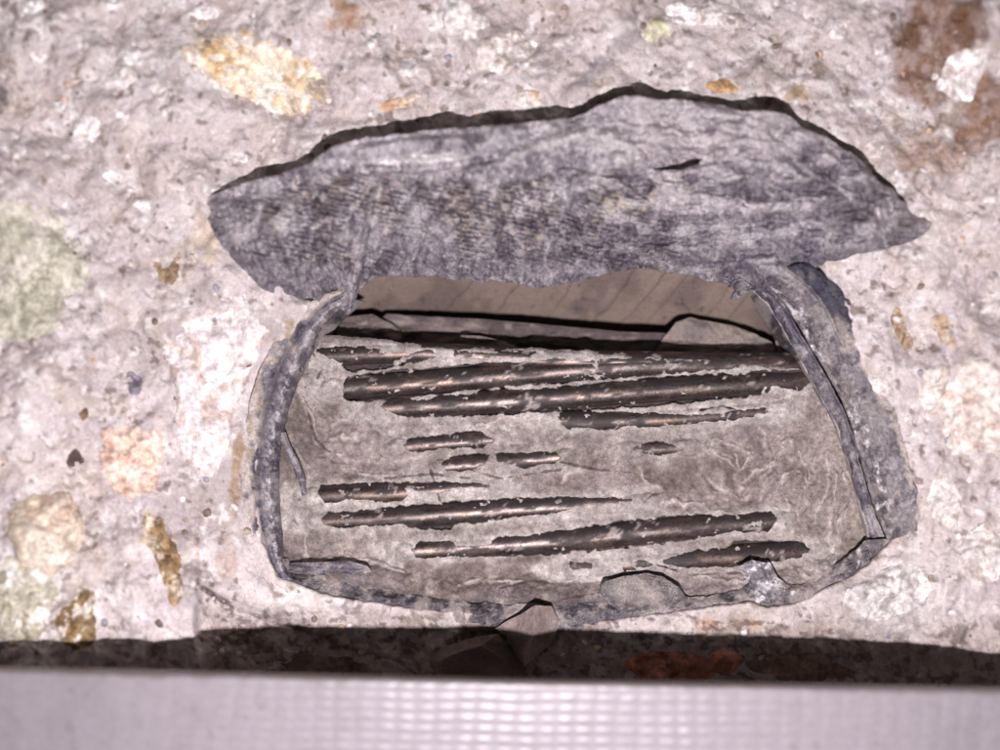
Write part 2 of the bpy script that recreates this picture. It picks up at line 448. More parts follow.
for i, (a, b, c, d, e) in enumerate([(135,55,15,11,20),(121,77,18,14,10),(163,95,8,9,0),(86,130,18,15,0),(122,114,10,9,0),(110,176,11,7,30),(112,4,12,8,0),(30,5,14,8,0),(40,60,12,10,0),(205,12,16,8,0),
          (240,158,10,6,0),(15,150,12,9,0),(142,205,12,7,30),(60,105,8,7,0),(210,190,9,6,20),(410,68,11,9,0),(462,22,30,26,10),(505,55,34,24,-10),(700,14,34,14,0),(735,20,16,9,0),(875,150,12,10,0),(835,30,15,11,0),(960,75,24,36,25),(890,200,10,7,0)]):
    g = [(232,226,226),(224,216,214),(216,206,200)][i % 3]
    stone(ell(a,b,c,d,e,20+i), g, (238,234,234), (205,192,186), 1.0 + 0.3 * (i % 2), 20+i, sc1=12)
stone(ell(400,103,24,8,-15,50),(216,194,172),(226,212,200),(200,160,125),0.7,50)
stone(ell(525,100,18,10,0,51),(220,204,190),(230,222,216),(204,178,158),0.7,51)
stone(ell(720,86,19,8,8,52),(205,165,118),(216,186,150),(190,150,110),0.5,52,"small orange pebble above the flap")
stone(ell(660,30,22,14,-20,53),(198,194,168),(214,210,196),(190,184,150),0.7,53)
stone(ell(900,322,10,38,-18,54),(158,136,112),(178,160,138),(116,94,72),0.5,54,"long brown stone beside the right strip",10)
stone(ell(945,328,11,22,-25,55),(186,168,150),(196,182,168),(172,146,118),0.5,55)
stone(ell(933,388,15,32,12,56),(224,218,214),(214,204,198),(190,176,166),2.0,56,"tall white pebble at right")
stone(ell(982,408,40,58,8,57),(222,212,206),(214,200,192),(198,176,164),2.2,57,"large pale stone at the right border",26)
stone(ell(880,386,16,10,30,58),(226,220,220),(216,208,206),(196,184,180),1.2,58)
stone(ell(897,478,13,40,-14,59),(218,206,200),(228,220,216),(198,184,176),1.0,59)
stone(ell(945,500,18,30,-10,60),(214,206,200),(224,216,212),(196,184,176),1.0,60)
stone(ell(985,560,26,40,0,61),(206,198,192),(216,208,204),(186,174,168),1.0,61)
stone(ell(890,592,52,26,-12,62),(206,200,198),(222,216,214),(172,164,164),1.6,62,"white lumpy stone at lower right",20)
stone(ell(672,668,48,18,0,63),(158,98,78),(186,124,98),(120,74,60),2.2,63,"reddish orange stone in the shade of the strip",16)
stone(ell(800,668,50,16,4,64),(128,104,86),(150,124,104),(104,84,70),1.2,64)
stone(ell(725,662,16,14,0,65),(150,92,70),(120,74,58),(180,116,90),1.8,65)
stone(ell(330,672,62,16,12,66),(118,100,88),(140,122,108),(92,76,66),1.2,66)
stone(ell(250,640,30,13,10,67),(140,124,112),(160,146,136),(112,96,88),1.0,67)

# fine grit: uncountable, one part
rs = np.random.RandomState(5)
gv, gf, gc = [], [], []; off = 0
th = np.linspace(0, 2 * math.pi, 9, endpoint=False)
n_grit = 420
cx = rs.uniform(-10, 1010, n_grit); cy = rs.uniform(-10, 690, n_grit)
keep = (sdf(cx, cy, HOLE) > 12)
cx, cy = cx[keep], cy[keep]
hc = Hc(cx, cy)
pal = [lin(c) for c in [(232,226,226),(214,204,200),(190,178,172),(170,152,140),(128,110,98),(206,176,150),(150,148,156),(226,220,216)]]
for i in range(len(cx)):
    r = rs.uniform(1.6, 5.2); a = rs.uniform(0.6, 1.0); ro = rs.uniform(0, 3.1)
    rad = r * (1 + 0.3 * (rs.rand(9) - 0.5))
    def rg(k, dh):
        u = np.cos(th) * rad * k; v = np.sin(th) * rad * a * k
        x = cx[i] + u * math.cos(ro) - v * math.sin(ro); y = cy[i] + u * math.sin(ro) + v * math.cos(ro)
        return at(x, y, np.full(9, hc[i] + dh))
    rise = 0.03 + 0.09 * r
    P = np.vstack([rg(1.0, -0.5), rg(0.85, rise * 0.5), rg(0.5, rise), at(np.array([cx[i]]), np.array([cy[i]]), np.array([hc[i] + rise * 1.1]))])
    j = np.arange(9); j2 = (j + 1) % 9
    for b in (0, 9):
        gf.append(np.stack([off + b + j, off + b + j2, off + b + 9 + j2], -1)); gf.append(np.stack([off + b + j, off + b + 9 + j2, off + b + 9 + j], -1))
    gf.append(np.stack([off + 18 + j, off + 18 + j2, np.full(9, off + 27)], -1))
    gv.append(P); gc.append(np.tile(pal[rs.randint(len(pal))] * rs.uniform(0.85, 1.05), (28, 1))); off += 28
tag(raw_mesh("fine_grit", np.vstack(gv), np.vstack(gf), M_STONE, wall, cols=np.vstack(gc)), kind="stuff")

# ================================================================== STEEL WIRES (geometry shared with the grout field)
# centre line (px, py), radius mm, how far the crown stands over the grout, exposed outlines
G0 = -20.0
WIRES = [
 dict(c=[(312,357),(420,353),(560,360),(700,363),(800,369)], r=2.9, up=1.9,
      e=[[(318,350),(345,346),(380,349),(378,355),(400,353),(432,352),(434,356),(405,363),(372,369),(348,371),(338,362)], [(455,351),(500,353),(535,352),(530,357),(480,358),(455,356)],
         [(600,359),(640,359),(740,362),(738,367),(660,369),(604,372)]],
      label="short dark wire exposed highest in the bed, mostly coated in pale grout"),
 dict(c=[(330,389),(440,381),(540,373),(640,366),(780,364)], r=3.3, up=2.0,
      e=[[(344,384),(348,377),(400,371),(470,366),(560,361),(640,362),(735,365),(690,371),(640,375),(560,382),(500,387),(440,394),(390,400),(350,401),(344,396)]],
      label="long brown wire with a blunt left end, second from the top"),
 dict(c=[(375,408),(470,403),(560,397),(640,391),(720,386),(812,380)], r=3.4, up=2.7,
      e=[[(381,406),(392,399),(430,401),(440,396),(470,394),(480,389),(520,391),(560,387),(640,379),(700,376),(770,372),(808,371),(809,381),(800,390),(772,384),(765,394),(730,398),(660,404),(600,409),(530,412),(450,415),(400,414)]],
      label="long wire with bright highlight that tapers in from a pointed left tip"),
 dict(c=[(548,421),(600,421),(660,419),(730,414),(785,408)], r=3.1, up=2.0,
      e=[[(557,416),(566,411),(610,412),(650,414),(700,415),(765,409),(768,412),(720,421),(660,426),(600,428),(566,427)]],
      label="dark wire below the brightest pair, exposed only to the right of centre"),
 dict(c=[(396,447),(440,443),(500,438)], r=2.9, up=1.9,
      e=[[(405,445),(411,438),(440,436),(455,433),(480,431),(486,437),(493,440),(484,446),(455,447),(430,450),(410,450)]],
      label="short golden wire patch alone in the middle left of the grout"),
 dict(c=[(436,467),(500,462),(566,456)], r=2.8, up=1.8,
      e=[[(444,464),(452,457),(475,454),(490,455),(485,462),(476,468),(458,471),(447,470)], [(496,455),(520,454),(555,452),(558,457),(552,462),(540,464),(525,469),(510,462),(498,460)]],
      label="broken wire patch with a glinting right end, just under the golden one"),
 dict(c=[(626,449),(690,447)], r=2.8, up=1.5,
      e=[[(634,448),(648,443),(668,444),(683,449),(675,452),(662,454),(645,453)]],
      label="small eye shaped dark wire patch right of centre"),
 dict(c=[(312,496),(400,492),(500,486)], r=3.2, up=2.2,
      e=[[(319,493),(322,486),(345,483),(400,483),(440,482),(489,486),(440,486),(400,487),(404,490),(406,495),(400,500),(385,501),(374,499),(345,499),(335,503),(324,502)], [(414,488),(450,487),(440,491),(418,492)]],
      label="brown wire with rounded left end, upper one of the close pair at lower left"),
 dict(c=[(314,521),(400,517),(480,511),(560,506),(650,501)], r=3.2, up=2.3,
      e=[[(322,518),(328,512),(370,510),(430,504),(500,500),(560,498),(632,500),(600,503),(578,504),(560,510),(500,518),(460,522),(450,528),(410,527),(408,523),(370,524),(335,527),(325,523)]],
      label="long wire with bright glint, lower one of the close pair at lower left"),
 dict(c=[(404,551),(480,546),(560,540),(640,532),(720,525),(785,520)], r=3.4, up=2.4,
      e=[[(413,550),(420,542),(450,541),(456,547),(490,545),(500,539),(540,534),(600,526),(640,519),(700,515),(770,514),(776,520),(768,532),(735,530),(700,537),(640,545),(580,551),(520,555),(450,556),(420,556)]],
      label="long brown wire crossing the lower grout, left end hidden behind dark crust"),
 dict(c=[(570,567),(660,561),(740,556),(820,550)], r=3.4, up=2.3,
      e=[[(664,560),(690,552),(730,548),(736,542),(770,540),(800,543),(811,549),(800,556),(760,563),(700,568),(680,567)], [(570,563),(592,563),(590,567),(574,568)], [(622,566),(645,561),(652,564),(636,569),(625,570)]],
      label="lowest wire, dark with a rounded right end near the duct rim"),
]
for wr in WIRES:
    n = 140
    c_ = wr['c']; e0 = 20.0
    c_ = [(c_[0][0] - e0, c_[0][1] - e0 * (c_[1][1] - c_[0][1]) / (c_[1][0] - c_[0][0]))] + c_ + [(c_[-1][0] + e0, c_[-1][1] + e0 * (c_[-1][1] - c_[-2][1]) / (c_[-1][0] - c_[-2][0]))]
    P = spline([(a, b, 0) for a, b in c_], n)[:, :2]
    hc_ = G0 + wr['up'] - wr['r'] + 0 * P[:, 0]
    t = np.linspace(0, 1, n)
    wr['end'] = sst(24.0, 0.0, P[:, 0] - P[0, 0]) + sst(24.0, 0.0, P[-1, 0] - P[:, 0])
    hc_ = hc_ - (wr['up'] + 1.2) * wr['end']
    wr['P'] = P; wr['h'] = hc_; wr['rr'] = wr['r'] + 0 * t

def wire_height(wr, x, y):
    """top of this wire over (x, y) in mm, -999 when off it; and lateral offset"""
    P = wr['P']; hm = float(np.median(wr['h'])); kk = (D * 1000 - hm - 0.85 * wr['r']) / (D * 1000 - hm)
    x = 500 + (x - 500) * kk; y = 375 + (y - 375) * kk          # the crown stands nearer than the centre line
    i = np.clip(np.searchsorted(P[:, 0], x), 1, len(P) - 1)
    fx = np.clip((x - P[i - 1, 0]) / (P[i, 0] - P[i - 1, 0] + 1e-9), 0, 1)
    cy = P[i - 1, 1] * (1 - fx) + P[i, 1] * fx
    ch = wr['h'][i - 1] * (1 - fx) + wr['h'][i] * fx
    r_ = wr['rr'][i - 1] * (1 - fx) + wr['rr'][i] * fx
    k = S * 1000 * (D * 1000 - ch) / (D * 1000)
    d = (y - cy) * k
    ins = (x > P[0, 0] - 1) & (x < P[-1, 0] + 1) & (np.abs(d) < r_)
    return np.where(ins, ch + np.sqrt(np.maximum(r_ ** 2 - d * d, 0)), -999), d

# ================================================================== GROUT BED
LIP = [(296,334),(313,335),(345,336),(375,338),(400,341),(425,345),(445,347),(500,348),(560,349),(600,351),(640,355),(690,357),(740,362),(775,366),(815,370),(850,372)]
ggx = np.arange(262, 900, 0.78); ggy = np.arange(326, 626, 0.78)
X, Y = np.meshgrid(ggx, ggy)
G = G0 + 0.9 * fbm(X, Y, 80, 3, 101) + 1.25 * fbm(X, Y, 28, 4, 102) + 0.42 * fbm(X, Y, 9, 4, 103)
G += 0.07 * fbm(X, Y, 3, 2, 104)
STK = np.zeros(X.shape)
# the bed climbs towards the duct wall on the left, right and below
INNER = [(320, 330), (300, 372), (288, 410), (281, 450), (281, 500), (284, 545), (290, 574), (340, 582), (400, 594), (460, 604), (540, 606), (620, 604), (700, 600), (760, 592), (812, 590), (850, 562), (872, 545), (866, 500), (856, 460), (842, 425), (825, 392), (808, 360), (800, 330), (560, 240)]
di = -sdf(X, Y, INNER)
left = sst(420, 330, X); right = sst(760, 840, X)
G += 4.6 * sst(38, -4, di) * (0.55 + 0.45 * left) * sst(340, 400, Y) + 1.6 * sst(90, 10, di) * right * sst(380, 450, Y)
G += (2.2 * sst(32, 8, di) - 3.2 * sst(7, -3, di)) * sst(552, 572, Y)
# scraped strokes left by the chisel
rs = np.random.RandomState(3)
for (a, b) in [((738,470),(785,432)),((744,480),(790,438)),((760,500),(792,440)),((735,455),(742,490)),((800,450),(812,500)),((810,445),(800,520)),((815,455),(806,515)),((826,450),(818,520)),((835,470),(826,560)),
               ((790,500),(800,560)),((775,505),(790,520)),((842,470),(845,530)),((786,545),(806,575)),((850,500),(838,560)),((720,440),(752,455)),((690,440),(735,470)),((700,470),(745,500)),((330,425),(372,415)),((332,440),(388,432)),
               ((340,455),(395,462)),((398,462),(430,448)),((430,430),(470,420)),((480,425),(550,415)),((350,470),(400,476)),((500,440),(540,446)),((560,440),(600,430)),((590,470),(560,480)),((640,430),(680,436)),((620,438),(632,448)),
               ((690,456),(720,440)),((300,400),(318,440)),((300,450),(312,520)),((296,520),(308,560)),((660,500),(720,512)),((640,470),(660,490)),((330,560),(400,570)),((560,580),(620,572)),((460,585),(520,578)),((700,575),(760,580)),
               ((846,430),(830,415)),((796,470),(780,490)),((764,430),(770,470))]:
    mxx, myy = (a[0] + b[0]) / 2 + rs.uniform(-9, 9), (a[1] + b[1]) / 2 + rs.uniform(-6, 6)
    pts = spline([(a[0], a[1], 0), (mxx, myy, 0), (b[0], b[1], 0)], 12)[:, :2]
    bb = (X > min(pts[:, 0]) - 16) & (X < max(pts[:, 0]) + 16) & (Y > min(pts[:, 1]) - 16) & (Y < max(pts[:, 1]) + 16)
    idx = np.nonzero(bb)
    wx = X[idx] + 4 * fbm(X[idx], Y[idx], 14, 3, 111); wy = Y[idx] + 4 * fbm(X[idx], Y[idx], 14, 3, 112)
    d_ = pdist(wx, wy, [tuple(p) for p in pts])
    rr_ = sst(3.6, 0.3, d_) * (0.5 + 0.5 * sst(-0.3, 0.3, fbm(X[idx], Y[idx], 12, 2, 113)))
    G[idx] += rs.uniform(0.5, 0.9) * (rr_ - 0.55 * sst(8, 3, d_)); STK[idx] = np.maximum(STK[idx], rr_)
scal = sst(0.25, 0.7, fbm(X, Y, 60, 2, 120)) * sst(30, 70, di)
G += 0.6 * scal * (np.floor(2.5 * fbm(X, Y + X * 0.1, 34, 3, 121)) * 0.5)
# the paste stands nearly as high as the wires beside them
for wr in WIRES:
    P = wr['P']; i = np.clip(np.searchsorted(P[:, 0], X), 1, len(P) - 1)
    dy = np.abs(Y - P[i, 1] + 2.5 * fbm(X, Y, 20, 2, 190))
    wgt = sst(26, 9, dy) * sst(P[0, 0] - 14, P[0, 0] + 26, X) * sst(P[-1, 0] + 14, P[-1, 0] - 26, X)
    tgt = G0 + wr['up'] - 0.75 + 0.35 * fbm(X, Y, 16, 3, 191)
    G = np.where(tgt > G, G * (1 - wgt) + tgt * wgt, G)
# wires: thin grout film over covered lengths, none over the exposed outlines
exposed = np.zeros(X.shape); near = np.full(X.shape, 999.0); onw = np.zeros(X.shape)
E1 = fbm(X * 0.5, Y, 10, 4, 130) * 1.5 + fbm(X * 0.7, Y, 4, 3, 131) * 1.2 - 0.7
for wr in WIRES:
    x0, x1 = wr['P'][0, 0] - 25, wr['P'][-1, 0] + 25; y0, y1 = wr['P'][:, 1].min() - 25, wr['P'][:, 1].max() + 25
    iy = np.nonzero((ggy > y0) & (ggy < y1))[0]; ix = np.nonzero((ggx > x0) & (ggx < x1))[0]
    sl = (slice(iy[0], iy[-1] + 1), slice(ix[0], ix[-1] + 1))
    x, y = X[sl], Y[sl]
    wh, dn = wire_height(wr, x, y)
    film = 0.17 + 0.14 * fbm(x, y, 9, 3, 133)
    en_ = sst(34, 20, x - wr['P'][0, 0]) + sst(34, 20, wr['P'][-1, 0] - x)
    film = np.maximum(film, 0.07) + 0.75 * np.clip(en_, 0, 1)
    g = G[sl]
    g = np.where(wh > -900, np.maximum(g, wh + film), g)
    inx = (x > wr['P'][0, 0] + 3) & (x < wr['P'][-1, 0] - 3)
    near[sl] = np.minimum(near[sl], pdist(x, y, [tuple(p) for p in wr['P'][::10]]))
    ex = np.zeros(x.shape)
    for poly in wr['e']:
        ex = np.maximum(ex, sst(0.6, -0.6, sdf(x, y, poly) + E1[sl]))
    # small flecks of grout left on the exposed steel
    fle = sst(0.80, 0.9, fbm(x * 0.75, y, 6, 3, 140 + len(wr['c'])))
    ex = ex * (1 - fle * (ex > 0))
    # where the outline leaves the steel itself the bed simply dips beside the wire
    ex = ex * inx
    bed = np.minimum(g, np.where(wh > -900, wh - 0.55, (G0 + wr['up'] - wr['r'] * 1.0)))
    g = g * (1 - ex) + bed * ex
    G[sl] = g; exposed[sl] = np.maximum(exposed[sl], ex)
# the upper lip: beyond it the bed has broken away into the void
lipy = np.interp(X, [p[0] for p in LIP], [p[1] for p in LIP]) + 1.3 * fbm(X, Y * 0, 12, 3, 150)
keepm = Y > lipy
G = np.where(Y < lipy + 3, G - (lipy + 3 - Y) * 0.15, G)
C = np.zeros(X.shape + (3,)) + lin((150, 137, 135))
C = mix(C, lin((164, 151, 148)), sst(-0.2, 0.6, fbm(X, Y, 36, 4, 160)))
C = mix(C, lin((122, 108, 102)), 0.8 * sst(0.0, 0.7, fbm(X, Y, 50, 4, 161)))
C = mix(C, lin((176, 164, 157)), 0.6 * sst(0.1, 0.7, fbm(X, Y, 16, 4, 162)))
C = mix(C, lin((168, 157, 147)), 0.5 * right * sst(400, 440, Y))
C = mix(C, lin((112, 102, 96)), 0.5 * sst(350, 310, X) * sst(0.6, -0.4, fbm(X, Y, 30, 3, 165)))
C = mix(C, lin((204, 192, 187)), 0.75 * STK)
pale = sst(21, 9, near + 5 * fbm(X, Y, 16, 3, 170)) * (0.95 - 0.6 * sst(30, 10, np.abs(Y - 452)))
C = mix(C, lin((188, 179, 174)), 0.85 * pale)
C = mix(C, lin((208, 200, 196)), 0.6 * pale * sst(0.1, 0.6, fbm(X * 0.5, Y, 12, 3, 171)))
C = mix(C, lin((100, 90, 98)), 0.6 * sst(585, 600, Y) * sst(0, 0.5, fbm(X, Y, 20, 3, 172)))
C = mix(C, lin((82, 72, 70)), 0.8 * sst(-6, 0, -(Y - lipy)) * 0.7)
C = mix(C, lin((52, 42, 40)), exposed * 0.9)
# hair cracks
for cr in [[(300,345),(312,352),(322,368),(318,378)], [(470,470),(500,478),(560,470)], [(560,462),(600,470),(648,473)], [(640,505),(652,495),(668,492)], [(430,470),(440,500)], [(306,405),(316,440),(330,452)], [(700,410),(722,406),(745,412)], [(384,478),(430,474),(470,478)],
           [(500,588),(530,580),(560,584)], [(640,560),(690,575),(760,572)], [(560,600),(600,592)]]:
    dd = pdist(X, Y, cr) + 1.2 * fbm(X, Y, 10, 3, 180)
    C = mix(C, lin((70, 58, 54)), 0.75 * sst(1.1, 0.1, dd)); G -= 0.3 * sst(1.3, 0, dd)
fm = keepm[:-1, :-1] & keepm[1:, 1:] & (sdf(X, Y, [(p[0] - 500) * 1.07 + 500 if False else p[0], ] if False else [(300,300),(262,400),(252,500),(268,600),(330,612),(420,618),(560,626),(700,618),(860,590),(898,545),(890,480),(860,380),(830,300)]) < 0)[:-1, :-1]
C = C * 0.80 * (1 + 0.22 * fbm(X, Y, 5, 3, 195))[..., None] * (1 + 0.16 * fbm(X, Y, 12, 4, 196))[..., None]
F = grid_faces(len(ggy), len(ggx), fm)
V = at(X, Y, G).reshape(-1, 3)
# broken front edge: skirt from the lip back into the void
top_i = []
for j in range(len(ggx) - 1):
    col = np.nonzero(fm[:, j])[0]
    if len(col): top_i.append((j, col[0]))
sk_a = np.array([[i * len(ggx) + j, i * len(ggx) + j + 1] for j, i in top_i])
base = len(V)
A = V[sk_a[:, 0]].copy(); B = V[sk_a[:, 1]].copy(); A2 = A.copy(); B2 = B.copy(); A2[:, 1] += 0.016; B2[:, 1] += 0.016; A2[:, 2] -= 0.001; B2[:, 2] -= 0.001
nn = len(A)
V = np.vstack([V, A, B, A2, B2]); i = np.arange(nn)
F = np.vstack([F, np.stack([base + i, base + nn + i, base + 3 * nn + i, base + 2 * nn + i], -1)])
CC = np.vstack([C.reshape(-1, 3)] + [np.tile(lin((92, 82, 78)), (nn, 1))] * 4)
V, F, CC, _ = compact(V, F, CC, {})
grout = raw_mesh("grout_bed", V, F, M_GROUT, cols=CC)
tag(grout, "rough beige grey grout filling the opened duct around the wires", "grout")

# ---- the wires themselves
for wr in WIRES:
    n = len(wr['P']); m = 30
    P = wr['P']; h = wr['h']; cen = at(P[:, 0], P[:, 1], h - 0.5 * wr['end'])
    T = np.gradient(cen, axis=0); T /= np.linalg.norm(T, axis=1)[:, None]
    up = np.array([0, -1.0, 0]); sd_ = np.cross(T, up); sd_ /= np.linalg.norm(sd_, axis=1)[:, None]; u2 = np.cross(sd_, T)
    a = np.linspace(0, 2 * math.pi, m, endpoint=False)
    r = wr['r'] * 0.001
    rr = np.repeat(wr['rr'][:, None] * 0.001, m, 1)
    V = cen[:, None, :] + rr[..., None] * (np.cos(a)[None, :, None] * sd_[:, None, :] + np.sin(a)[None, :, None] * u2[:, None, :])
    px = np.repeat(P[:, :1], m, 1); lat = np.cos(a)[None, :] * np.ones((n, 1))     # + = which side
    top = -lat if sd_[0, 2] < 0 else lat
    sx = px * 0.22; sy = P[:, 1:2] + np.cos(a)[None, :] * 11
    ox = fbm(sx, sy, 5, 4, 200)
    dark = sst(0.05, 0.55, 0.75 * top + 0.9 * ox) * 0.95  # upper side painted darker where steel mirrors dark surroundings, broken by oxide noise
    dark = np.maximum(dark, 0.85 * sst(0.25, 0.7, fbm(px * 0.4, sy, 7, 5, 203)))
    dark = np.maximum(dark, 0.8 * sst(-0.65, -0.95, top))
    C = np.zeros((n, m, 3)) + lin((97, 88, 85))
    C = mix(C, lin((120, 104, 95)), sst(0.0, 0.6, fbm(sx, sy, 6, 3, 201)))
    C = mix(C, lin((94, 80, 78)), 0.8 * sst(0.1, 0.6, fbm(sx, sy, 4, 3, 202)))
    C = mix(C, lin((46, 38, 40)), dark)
    res = sst(0.60, 0.68, fbm(px * 0.6, sy, 10.0, 5, 204, gain=0.75)) * 0.6
    C = mix(C, lin((186, 174, 170)), res)
    caps = np.vstack([V[0].mean(0), V[-1].mean(0)])
    F = grid_faces(n, m, closed_x=True)
    tri = np.vstack([F[:, [0, 1, 2]], F[:, [0, 2, 3]]])
    j = np.arange(m); j2 = (j + 1) % m
    tri = np.vstack([tri, np.stack([np.full(m, n * m), j, j2], -1), np.stack([np.full(m, n * m + 1), (n - 1) * m + j2, (n - 1) * m + j], -1)])
    VV = np.vstack([V.reshape(-1, 3), caps])
    cc = np.vstack([C.reshape(-1, 3), C[0, :1], C[-1, :1]])
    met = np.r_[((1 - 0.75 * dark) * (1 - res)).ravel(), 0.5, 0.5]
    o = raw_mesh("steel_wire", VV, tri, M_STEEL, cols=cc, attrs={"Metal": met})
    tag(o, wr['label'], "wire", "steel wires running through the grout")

# ================================================================== DUCT
duct = empty("metal_duct", (0, 0.03, -0.06))
tag(duct, "torn grey metal duct sheath cut open, top peeled back as a flap", "duct")

def metal_cols(x, y, seed, base=(134, 129, 136), light=(166, 160, 164), dk=(98, 93, 102), paste=(176, 166, 162), pasteamt=0.35, lo=0.15):
    c = np.zeros(np.shape(x) + (3,)) + lin(base)
    c = mix(c, lin(light), sst(0.0, 0.6, fbm(x, y, 22, 4, seed)))
    c = mix(c, lin(dk), 0.65 * sst(0.05, 0.6, fbm(x, y, 15, 4, seed + 1)))
    ps = sst(lo, lo + 0.35, fbm(x, y, 18, 5, seed + 2)) * pasteamt
    c = mix(c, lin(paste), ps)
    fl_ = sst(0.55, 0.7, fbm(x, y, 5, 3, seed + 3)) * 0.5
    c = mix(c, lin(paste), fl_)
    return c, (1 - np.clip(ps * 1.3 + fl_, 0, 1))

def ribbon(name, A, B, nt, ns, hf, cf, parent, thick=0.6, jit=(1.0, 1.0), seed=0, mat=None, label=None, mask=None, warp=None):
    a = spline(A, nt); b = spline(B, nt)
    for e, j in ((a, jit[0]), (b, jit[1])):
        e[:, 0] += j * fbm(e[:, 0], e[:, 1], 12, 3, seed + 5); e[:, 1] += j * fbm(e[:, 0], e[:, 1], 12, 3, seed + 6)
    s = np.linspace(0, 1, ns)[None, :]; t = np.linspace(0, 1, nt)[:, None] * np.ones_like(s); s = s * np.ones_like(t)
    x = a[:, 0:1] * (1 - s) + b[:, 0:1] * s; y = a[:, 1:2] * (1 - s) + b[:, 1:2] * s; h = a[:, 2:3] * (1 - s) + b[:, 2:3] * s
    h = h + hf(t, s, x, y)
    c, met = cf(t, s, x, y)
    V = at(x, y, h)
    du = np.gradient(V, axis=0); dv = np.gradient(V, axis=1)
    nr = np.cross(du, dv); nr /= np.linalg.norm(nr, axis=2)[..., None] + 1e-12
    nr *= np.where(nr[..., 1:2] > 0, -1, 1)        # towards the camera side
    for ax_ in (0, 1):                              # smooth the offset direction so that the back never pierces the front
        w_ = min(21, (nr.shape[ax_] // 2) * 2 - 1); pad = [(0, 0)] * 3; pad[ax_] = (w_ // 2 + 1, w_ // 2)
        cs = np.cumsum(np.pad(nr, pad, mode='edge'), axis=ax_)
        nr = (np.take(cs, range(w_, cs.shape[ax_]), axis=ax_) - np.take(cs, range(0, cs.shape[ax_] - w_), axis=ax_)) / w_
    nr /= np.linalg.norm(nr, axis=2)[..., None] + 1e-12
    # closed slab: front sheet + back sheet + rim
    Bk = V - nr * (thick * 0.001)
    F = grid_faces(nt, ns, mask(x, y)[:-1, :-1] if mask else None)
    n = nt * ns
    F2 = F[:, ::-1] + n
    al = np.vstack([F, F2])
    ed = np.vstack([F[:, [0, 1]], F[:, [1, 2]], F[:, [2, 3]], F[:, [3, 0]]])
    key = ed.min(1).astype(np.int64) * (2 * n) + ed.max(1)
    u_, inv, cnt = np.unique(key, return_inverse=True, return_counts=True)
    be = ed[cnt[inv] == 1]
    al = np.vstack([al, np.stack([be[:, 1], be[:, 0], be[:, 0] + n, be[:, 1] + n], -1)])
    V2 = np.vstack([V.reshape(-1, 3), Bk.reshape(-1, 3)])
    cc = np.vstack([c.reshape(-1, 3)] * 2); mm = np.r_[met.ravel(), met.ravel()]
    V2, al, cc, ats = compact(V2, al, cc, {"Metal": mm})
    o = raw_mesh(name, V2, al, mat or M_DUCT, cols=cc, attrs=ats)
    ppart(o, parent)
    if label: o["label"] = label
    return o

# --- inner wall of the duct seen under the flap (the upper, far side)
def bw_h(t, s, x, y):
    u = (x + 0.75 * y)
    return -1.5 * np.sin(s * math.pi) * 0 + 0.35 * np.sin(u / 34 * 2 * math.pi / 2) ** 8 + 0.15 * fbm(x, y, 30, 3, 300)
def bw_c(t, s, x, y):
    c = np.zeros(x.shape + (3,)) + lin((142, 125, 116))
    c = mix(c, lin((122, 107, 101)), sst(0, 0.6, fbm(x, y, 40, 3, 301)))
    c = mix(c, lin((80, 72, 76)), 0.6 * sst(0.6, 0.85, fbm(x, y, 7, 3, 302)) * sst(0.1, 0.5, fbm(x, y, 50, 2, 305) + 0.2))
    ln = np.zeros(x.shape)
    for x0, w_ in ((642, 2.2), (668, 1.6), (718, 1.6), (742, 2.2), (612, 3.0), (455, 2), (505, 2), (560, 1.6)):
        ln = np.maximum(ln, sst(w_, 0, np.abs(x + 0.85 * (y - 300) - x0 + 3 * fbm(x, y, 20, 2, 303))))
    c = mix(c, lin((84, 74, 72)), 0.6 * ln)
    c = mix(c, lin((96, 88, 92)), 0.5 * blob(x, y, 585, 305, 22, 10, 0, 7, .5))
    return c, np.zeros(x.shape)
ribbon("inner_wall", [(322,262,-7),(400,255,-7),(500,252,-7),(620,245,-7),(720,255,-7),(800,275,-7)],
       [(296,330,-50),(400,326,-50),(500,328,-50),(620,338,-50),(720,346,-50),(826,366,-50)], 300, 90, bw_h, bw_c, duct, 0.8, (0, 0), 30, label="brown inner wall under the flap", mat=M_INNER)
# far side of the duct, behind everything (what the dark gaps look into)
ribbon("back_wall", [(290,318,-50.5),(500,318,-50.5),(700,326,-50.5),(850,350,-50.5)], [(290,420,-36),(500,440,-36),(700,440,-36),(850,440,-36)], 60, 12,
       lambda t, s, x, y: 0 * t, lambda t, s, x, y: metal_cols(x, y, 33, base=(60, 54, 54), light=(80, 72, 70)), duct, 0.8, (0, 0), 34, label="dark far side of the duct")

# --- left rim: metal edge folded outwards
def lr_h(t, s, x, y):
    return 2.8 * np.sin(s * math.pi) ** 0.8 - 1.2 * np.exp(-((s - 0.42) / 0.10) ** 2) + 0.7 * np.exp(-((s - 0.78) / 0.09) ** 2) + 0.35 * fbm(x, y, 16, 3, 310) + 0.15 * fbm(x, y, 5, 2, 311)
def lr_c(t, s, x, y):
    c, m_ = metal_cols(x, y, 312, base=(120, 116, 128), pasteamt=0.3)
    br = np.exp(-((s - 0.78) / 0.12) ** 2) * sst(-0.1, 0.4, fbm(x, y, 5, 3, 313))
    c = mix(c, lin((216, 212, 216)), 0.85 * br)  # specular specks along the inner ridge, painted as pale colour
    pst = sst(0.42, 0.14, s + 0.35 * fbm(x, y, 18, 4, 387))
    c = mix(c, lin((186, 174, 169)), pst)
    c = mix(c, lin((140, 116, 84)), 0.5 * pst * sst(0.2, 0.5, fbm(x, y, 12, 3, 388)))
    c = mix(c, lin((78, 72, 82)), 0.7 * np.exp(-((s - 0.46) / 0.09) ** 2)); return c, m_ * (1 - pst)
